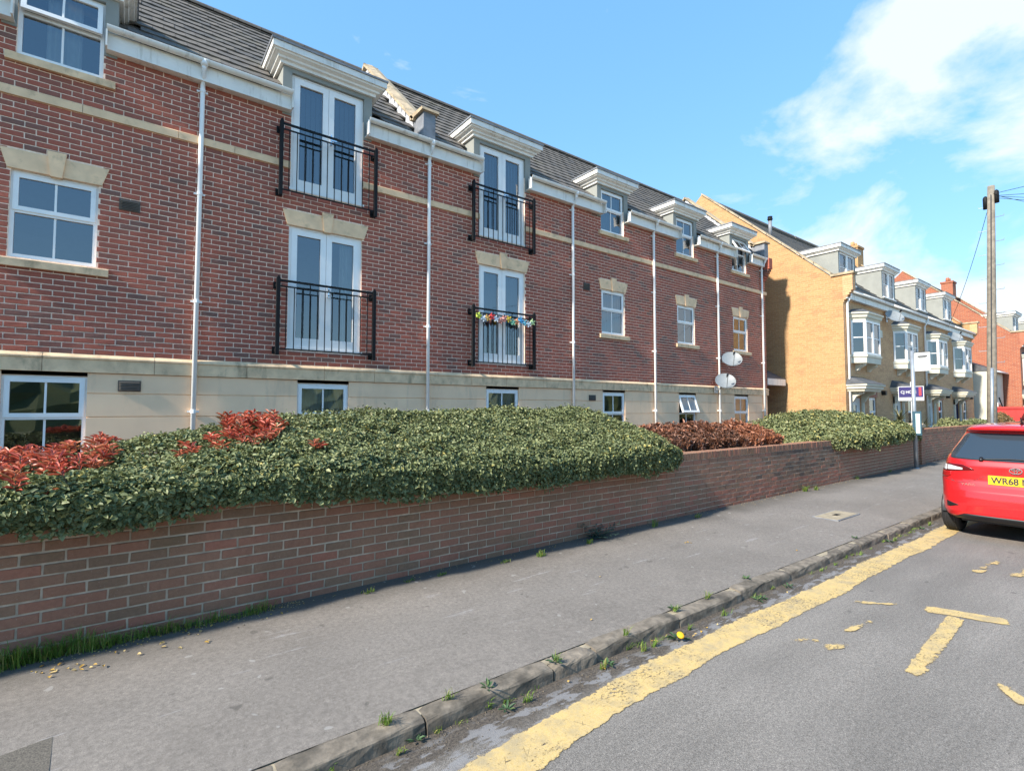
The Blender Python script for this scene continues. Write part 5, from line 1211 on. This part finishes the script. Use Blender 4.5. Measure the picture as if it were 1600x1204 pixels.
bm_ = text_mesh('YARIS', .05, 'lettering', 'chrome', .002); o = place_text(bm_, car, (rear(.5, .70)-.012, .53, .705), (.06, -1, 0), (-.1, 0, 1), 1.1, .8); o.name = 'badge'
mb = MB(); pts = []
for k in range(14): y = .33-.62*k/13; z = 1.052+.018*math.sin(k/13*3.14); pts.append((rear(y, z)-.022, y, z))
mb.tube(pts, [.012]+[.008]*12+[.004], 6); mb.tube([(rear(.33, 1.04)-.03, .33, 1.035), (rear(.33, 1.06)-.005, .33, 1.07)], .02, 8); mb.build('rear_wiper', 'black_plastic', car, True)
yy = np.linspace(-.16, .16, 9); strip('high_brake_lamp', yy, [1.418]*9, [1.432]*9, 'lamp_red', .004, 2)
mb = MB(); mb.tube([(.62, .0, 1.50), (.60, 0, 1.53), (.50, 0, 1.60)], [.03, .012, .004], 8); mb.build('aerial', 'black_plastic', car, True)
mb = MB(); mb.box(.35, 3.6, -.6, .6, .19, .26); mb.build('underbody', 'black_plastic', car)

# ------------------------------------------------------------------ street furniture
bs = thing('bus_stop', 'grey bus stop post with white flag sign and blue timetable case', 'bus stop'); bx, by = 17.02, 4.55
mb = MB(); mb.tube([(bx, by, .1), (bx, by, 3.30)], .048, 14); mb.lathe([(0, .049), (.0, .075), (.02, .075), (.03, .05)], (bx, by, .115), (0, 0, 1), 14); mb.build('post', 'steel', bs, True)
mb = MB(); mb.box(bx-.012, bx+.012, by-.39, by-.05, 2.74, 3.24); fl_ = mb.build('flag_sign', 'sign_white', bs)
mb = MB(); mb.box(bx-.016, bx-.012, by-.33, by-.12, 3.115, 3.15); mb.box(bx-.016, bx-.012, by-.30, by-.14, 3.09, 3.105); mb.box(bx-.02, bx+.02, by-.40, by-.04, 3.24, 3.255); mb.build('printed_text', 'ink', fl_)
mb = MB()
for z in (3.0, 2.92, 2.85): mb.box(bx-.0145, bx-.012, by-.36, by-.1, z, z+.008)
mb.build('printed_line', 'lead_pale', fl_)
mb = MB(); mb.box(bx-.075, bx-.045, by-.17, by+.03, 1.02, 1.66); cs = mb.build('timetable_case', 'case_blue', bs)
mb = MB(); mb.box(bx-.079, bx-.075, by-.14, by-.045, 1.07, 1.60); mb.build('timetable', 'poster', cs)
es = thing('estate_agent_sign', 'navy estate agent board with white lettering and red stripe on white post', 'sign'); ex, ey = 20.6, 5.55
mb = MB(); mb.box(ex-.03, ex+.03, ey-.03, ey+.03, -.05, 2.62); mb.build('post', 'sign_white', es)
mb = MB(); mb.box(ex-.05, ex-.032, ey-.33, ey+.36, 2.0, 2.47); bd = mb.build('board', 'sign_white', es)
mb = MB(); mb.box(ex-.053, ex-.05, ey-.31, ey+.34, 2.11, 2.45); mb.build('navy_panel', 'sign_navy', bd)
mb = MB(); mb.box(ex-.0555, ex-.053, ey-.265, ey-.20, 2.16, 2.43); mb.build('red_stripe', 'sign_red', bd)
place_text(text_mesh('CJ HOLE', .13, 'lettering', 'sign_white', .001, .003), bd, (ex-.0548, ey+.29, 2.24), (0, -1, 0), (0, 0, 1), .86, 1.0)
# telegraph pole
tp = thing('telegraph_pole', 'tall weathered wooden telegraph pole with climbing steps and wires', 'utility pole'); X, Y0, Y1, zt = 25., 4.44, 4.15, 9.85
def pp(z): t = z/zt; return Vector((X, Y0+(Y1-Y0)*t, z))
mb = MB(); mb.tube([pp(-.05), pp(3), pp(6.5), pp(zt)], [.15, .14, .125, .105], 14); mb.build('pole', 'timber_pole', tp, True)
mb = MB(); a = pp(0)+Vector((-.17, -.04, 0)); mb.tube([pp(.0)+Vector((-.18, -.03, 0)), pp(3.2)+Vector((-.175, -.03, 0))], .05, 8); mb.build('conduit', 'steel', tp, True)
mb = MB(); mb.tube([pp(3.2)+Vector((-.17, -.02, 0)), pp(6.5)+Vector((-.155, -.02, 0)), pp(9.5)+Vector((-.14, -.02, 0))], .016, 6); mb.build('cable', 'ink', tp)
for k in range(14):
    z = 3.4+k*.44; s = 1 if k % 2 else -1; P = pp(z); mb = MB(); mb.tube([P+Vector((0, s*.12, 0)), P+Vector((0, s*.34, 0)), P+Vector((0, s*.345, .05))], .012, 5); mb.build('step', 'steel', tp)
for s, z in ((1, 9.15), (-1, 9.3)): mb = MB(); P = pp(z); mb.lathe([(0, .01), (0, .075), (.40, .075), (.45, .05), (.48, .01)], P+Vector((0, s*.15, -.1)), (0, 0, 1), 10); mb.build('junction_box', 'dark_metal', tp, True)
for k, (tx, ty, tz) in enumerate([(14, -9, 7.2), (30, -10, 8.6), (40, -11, 7.6), (58, -10, 8.5), (27, -9, 6.0), (31.5, 7.0, 5.6)]):
    a = pp(9.55-.06*(k % 3)); b = Vector((tx, ty, tz)); sag = .35; mb = MB(); mb.tube([a.lerp(b, t)-Vector((0, 0, sag*4*t*(1-t))) for t in [i/12 for i in range(13)]], .009, 4); mb.build('wire', 'ink', tp)
# front gardens
def shrub(label, c, rad, n, mat='leaf_green', lf=(.06, .035), name='shrub', cat='shrub', rlo=.0, rhi=.8):
    t = thing(name, label, cat); d = rng.normal(size=(n, 3)); d /= np.linalg.norm(d, axis=1)[:, None]; d[:, 2] = np.abs(d[:, 2])*1.0-.15; q_ = .72+.28*rng.random(n)+.08*vnoise(d[:, 0]*3, d[:, 1]*3+d[:, 2]*2, n % 97)
    P = np.array(c)+d*np.array(rad)*q_[:, None]; V, F, r = leaves(P, d+rng.normal(0, .6, (n, 3)), lf[0]*rng.uniform(.6, 1.2, n), lf[1]*rng.uniform(.6, 1.2, n), rlo+rng.random(n)*(rhi-rlo)); link('crown', np_mesh('crown', V, F, r, mat), t, kind='stuff')
    mb = MB()
    for k in range(7): a = k*.9; mb.tube([(c[0], c[1], -.05), (c[0]+rad[0]*.3*math.cos(a), c[1]+rad[1]*.3*math.sin(a), c[2]), (c[0]+rad[0]*.7*math.cos(a), c[1]+rad[1]*.7*math.sin(a), c[2]+rad[2]*.5)], [.03, .018, .006], 5)
    mb.build('stem', 'bark', t); return t
shrub('low clipped green hedge behind the far garden wall', (29.0, 5.6, .75), (4.0, .5, .62), 9000, lf=(.08, .05), name='garden_hedge', cat='hedge')
shrub('small green shrub beside the wheelie bins', (24.9, 5.6, .85), (.55, .5, .65), 2200, lf=(.07, .04), rlo=.3, rhi=.9)
shrub('brown-green domed shrub in front of the cream annexe', (35.2, 5.9, .95), (1.2, .5, .7), 3800, 'leaf_bronze', (.09, .05), rlo=.85, rhi=1.)
shrub('dark green bush beyond the red skip', (34.8, 4.75+.9, .95), (1.0, .6, .9), 4200, lf=(.09, .05), rlo=0, rhi=.6) if False else None
shrub('green bush at the far corner of the garden wall beyond the red skip', (41.0, 4.0, .9), (1.3, .8, 1.15), 5200, lf=(.09, .05), rlo=.1, rhi=.7)
def spiky(label, X, Y, z0, n, ln):
    t = thing('spiky_plant', label, 'plant'); V = []; mb = MB()
    for i in range(n):
        a = i*2.4+random.random()*.4; e = random.uniform(.15, 1.25); d = Vector((math.cos(a), math.sin(a), 0)); L_ = ln*random.uniform(.7, 1.1); w_ = .025; s_ = Vector((-d.y, d.x, 0))*w_; B = Vector((X, Y, z0)); pts = []
        for j in range(5):
            u = j/4; P = B+d*(L_*math.cos(e)*u)+Vector((0, 0, L_*(math.sin(e)*u-.28*u*u))); pts.append((P-s_*(1-u*.95), P+s_*(1-u*.95)))
        r = random.random()
        for (p0, p1), (q0, q1) in zip(pts, pts[1:]): mb.poly([p0, p1, q1, q0], r)
    mb.build('leaf_crown', 'spiky_leaf', t); mb = MB(); mb.tube([(X, Y, -.05), (X, Y, z0)], [.09, .07], 8); mb.build('trunk', 'bark', t)
spiky('spiky sword-leaved plant behind the brick pier', 20.6, 5.35, .95, 48, .95)
spiky('pale drooping spiky plant in front of the second front door', 21.3, 6.1, 1.35, 40, .75)
def wheelie(X, Y, rz, label):
    t = thing('wheelie_bin', label, 'bin', 'wheelie bins'); t.location = (X, Y, 0); t.rotation_euler = (0, 0, rz)
    mb = MB(); w0, w1 = .22, .28; mb.raw([(-w0, -.24, .06), (w0, -.24, .06), (w0, .24, .06), (-w0, .24, .06), (-w1, -.32, 1.0), (w1, -.32, 1.0), (w1, .32, 1.0), (-w1, .32, 1.0)], [(0, 3, 2, 1), (0, 1, 5, 4), (1, 2, 6, 5), (2, 3, 7, 6), (3, 0, 4, 7), (4, 5, 6, 7)]); mb.build('body', 'bin_plastic', t)
    mb = MB(); mb.prism([(-.35, 1.005), (-.33, 1.04), (0, 1.09), (.36, 1.10), (.40, 1.05), (.36, 1.005)], 0, -.30, .30); mb.build('lid', 'bin_plastic', t)
    for s in (-1, 1): mb = MB(); mb.lathe([(-.025, .001), (-.025, .1), (.025, .1), (.025, .001)], (s*.25, .27, .1), (1, 0, 0), 14); mb.build('wheel', 'tyre', t)
    mb = MB(); mb.tube([(-.25, .38, .98), (.25, .38, .98)], .018, 6); mb.build('handle', 'bin_plastic', t)
for x, l in ((22.4, 'black wheelie bin behind the far garden wall, nearer the spiky plant'), (23.6, 'black wheelie bin behind the far garden wall, nearer the green shrub')): wheelie(x, 5.35, .3, l)
pf = thing('picket_fence', 'low white picket fence in front of the last yellow house', 'fence')
for k in range(26):
    x = 30.4+k*.2; mb = MB(); mb.prism([(x, .1), (x+.08, .1), (x+.08, 1.18), (x+.04, 1.26), (x, 1.18)], 1, 6.3, 6.325); mb.build('picket', 'sign_white', pf)
for z in (.4, 1.0): mb = MB(); mb.box(30.3, 35.6, 6.326, 6.36, z, z+.07); mb.build('rail', 'sign_white', pf)
for x in (30.5, 32.4, 34.3): mb = MB(); mb.box(x-.04, x+.04, 6.36, 6.44, -.05, 1.1); mb.build('post', 'sign_white', pf)
sk = thing('skip', 'bright red skip standing beyond the garden wall by the orange gable', 'skip')
def trap(x0, x1, y0, y1, z0, z1, t_):
    mb = MB(); s = .55
    o = [(x0, y0+s, z0), (x1, y0+s, z0), (x1, y1-s, z0), (x0, y1-s, z0), (x0, y0, z1), (x1, y0, z1), (x1, y1, z1), (x0, y1, z1)]
    i_ = [(x+(t_ if x == x0 else -t_), y+(t_ if y < (y0+y1)/2 else -t_), z+(t_ if z == z0 else 0)) for x, y, z in o]
    mb.raw(o+i_, [(0, 3, 2, 1), (0, 1, 5, 4), (1, 2, 6, 5), (2, 3, 7, 6), (3, 0, 4, 7), (8, 9, 10, 11), (8, 12, 13, 9), (9, 13, 14, 10), (10, 14, 15, 11), (11, 15, 12, 8), (4, 5, 13, 12), (5, 6, 14, 13), (6, 7, 15, 14), (7, 4, 12, 15)]); return mb
trap(36.6, 38.2, 4.75+.35, 7.3-.1, .55, 1.85, .04).build('hull', 'red_paint_old', sk)
mb = MB(); mb.box(36.55, 36.6, 5.1, 7.2, 1.74, 1.86); mb.box(38.2, 38.25, 5.1, 7.2, 1.74, 1.86); mb.build('rim', 'red_paint_old', sk)
mb = MB(); mb.box(36.7, 38.1, 5.7, 6.6, -.05, .55); mb.build('base_rail', 'dark_metal', sk)
mb = MB(); mb.tube([(36.9, 6.0, 1.6), (36.7, 6.15, 2.35)], .03, 6); mb.build('lifting_arm', 'dark_metal', sk)
for nm in list(MATS):
    if MATS[nm].users == 0: bpy.data.materials.remove(MATS[nm])
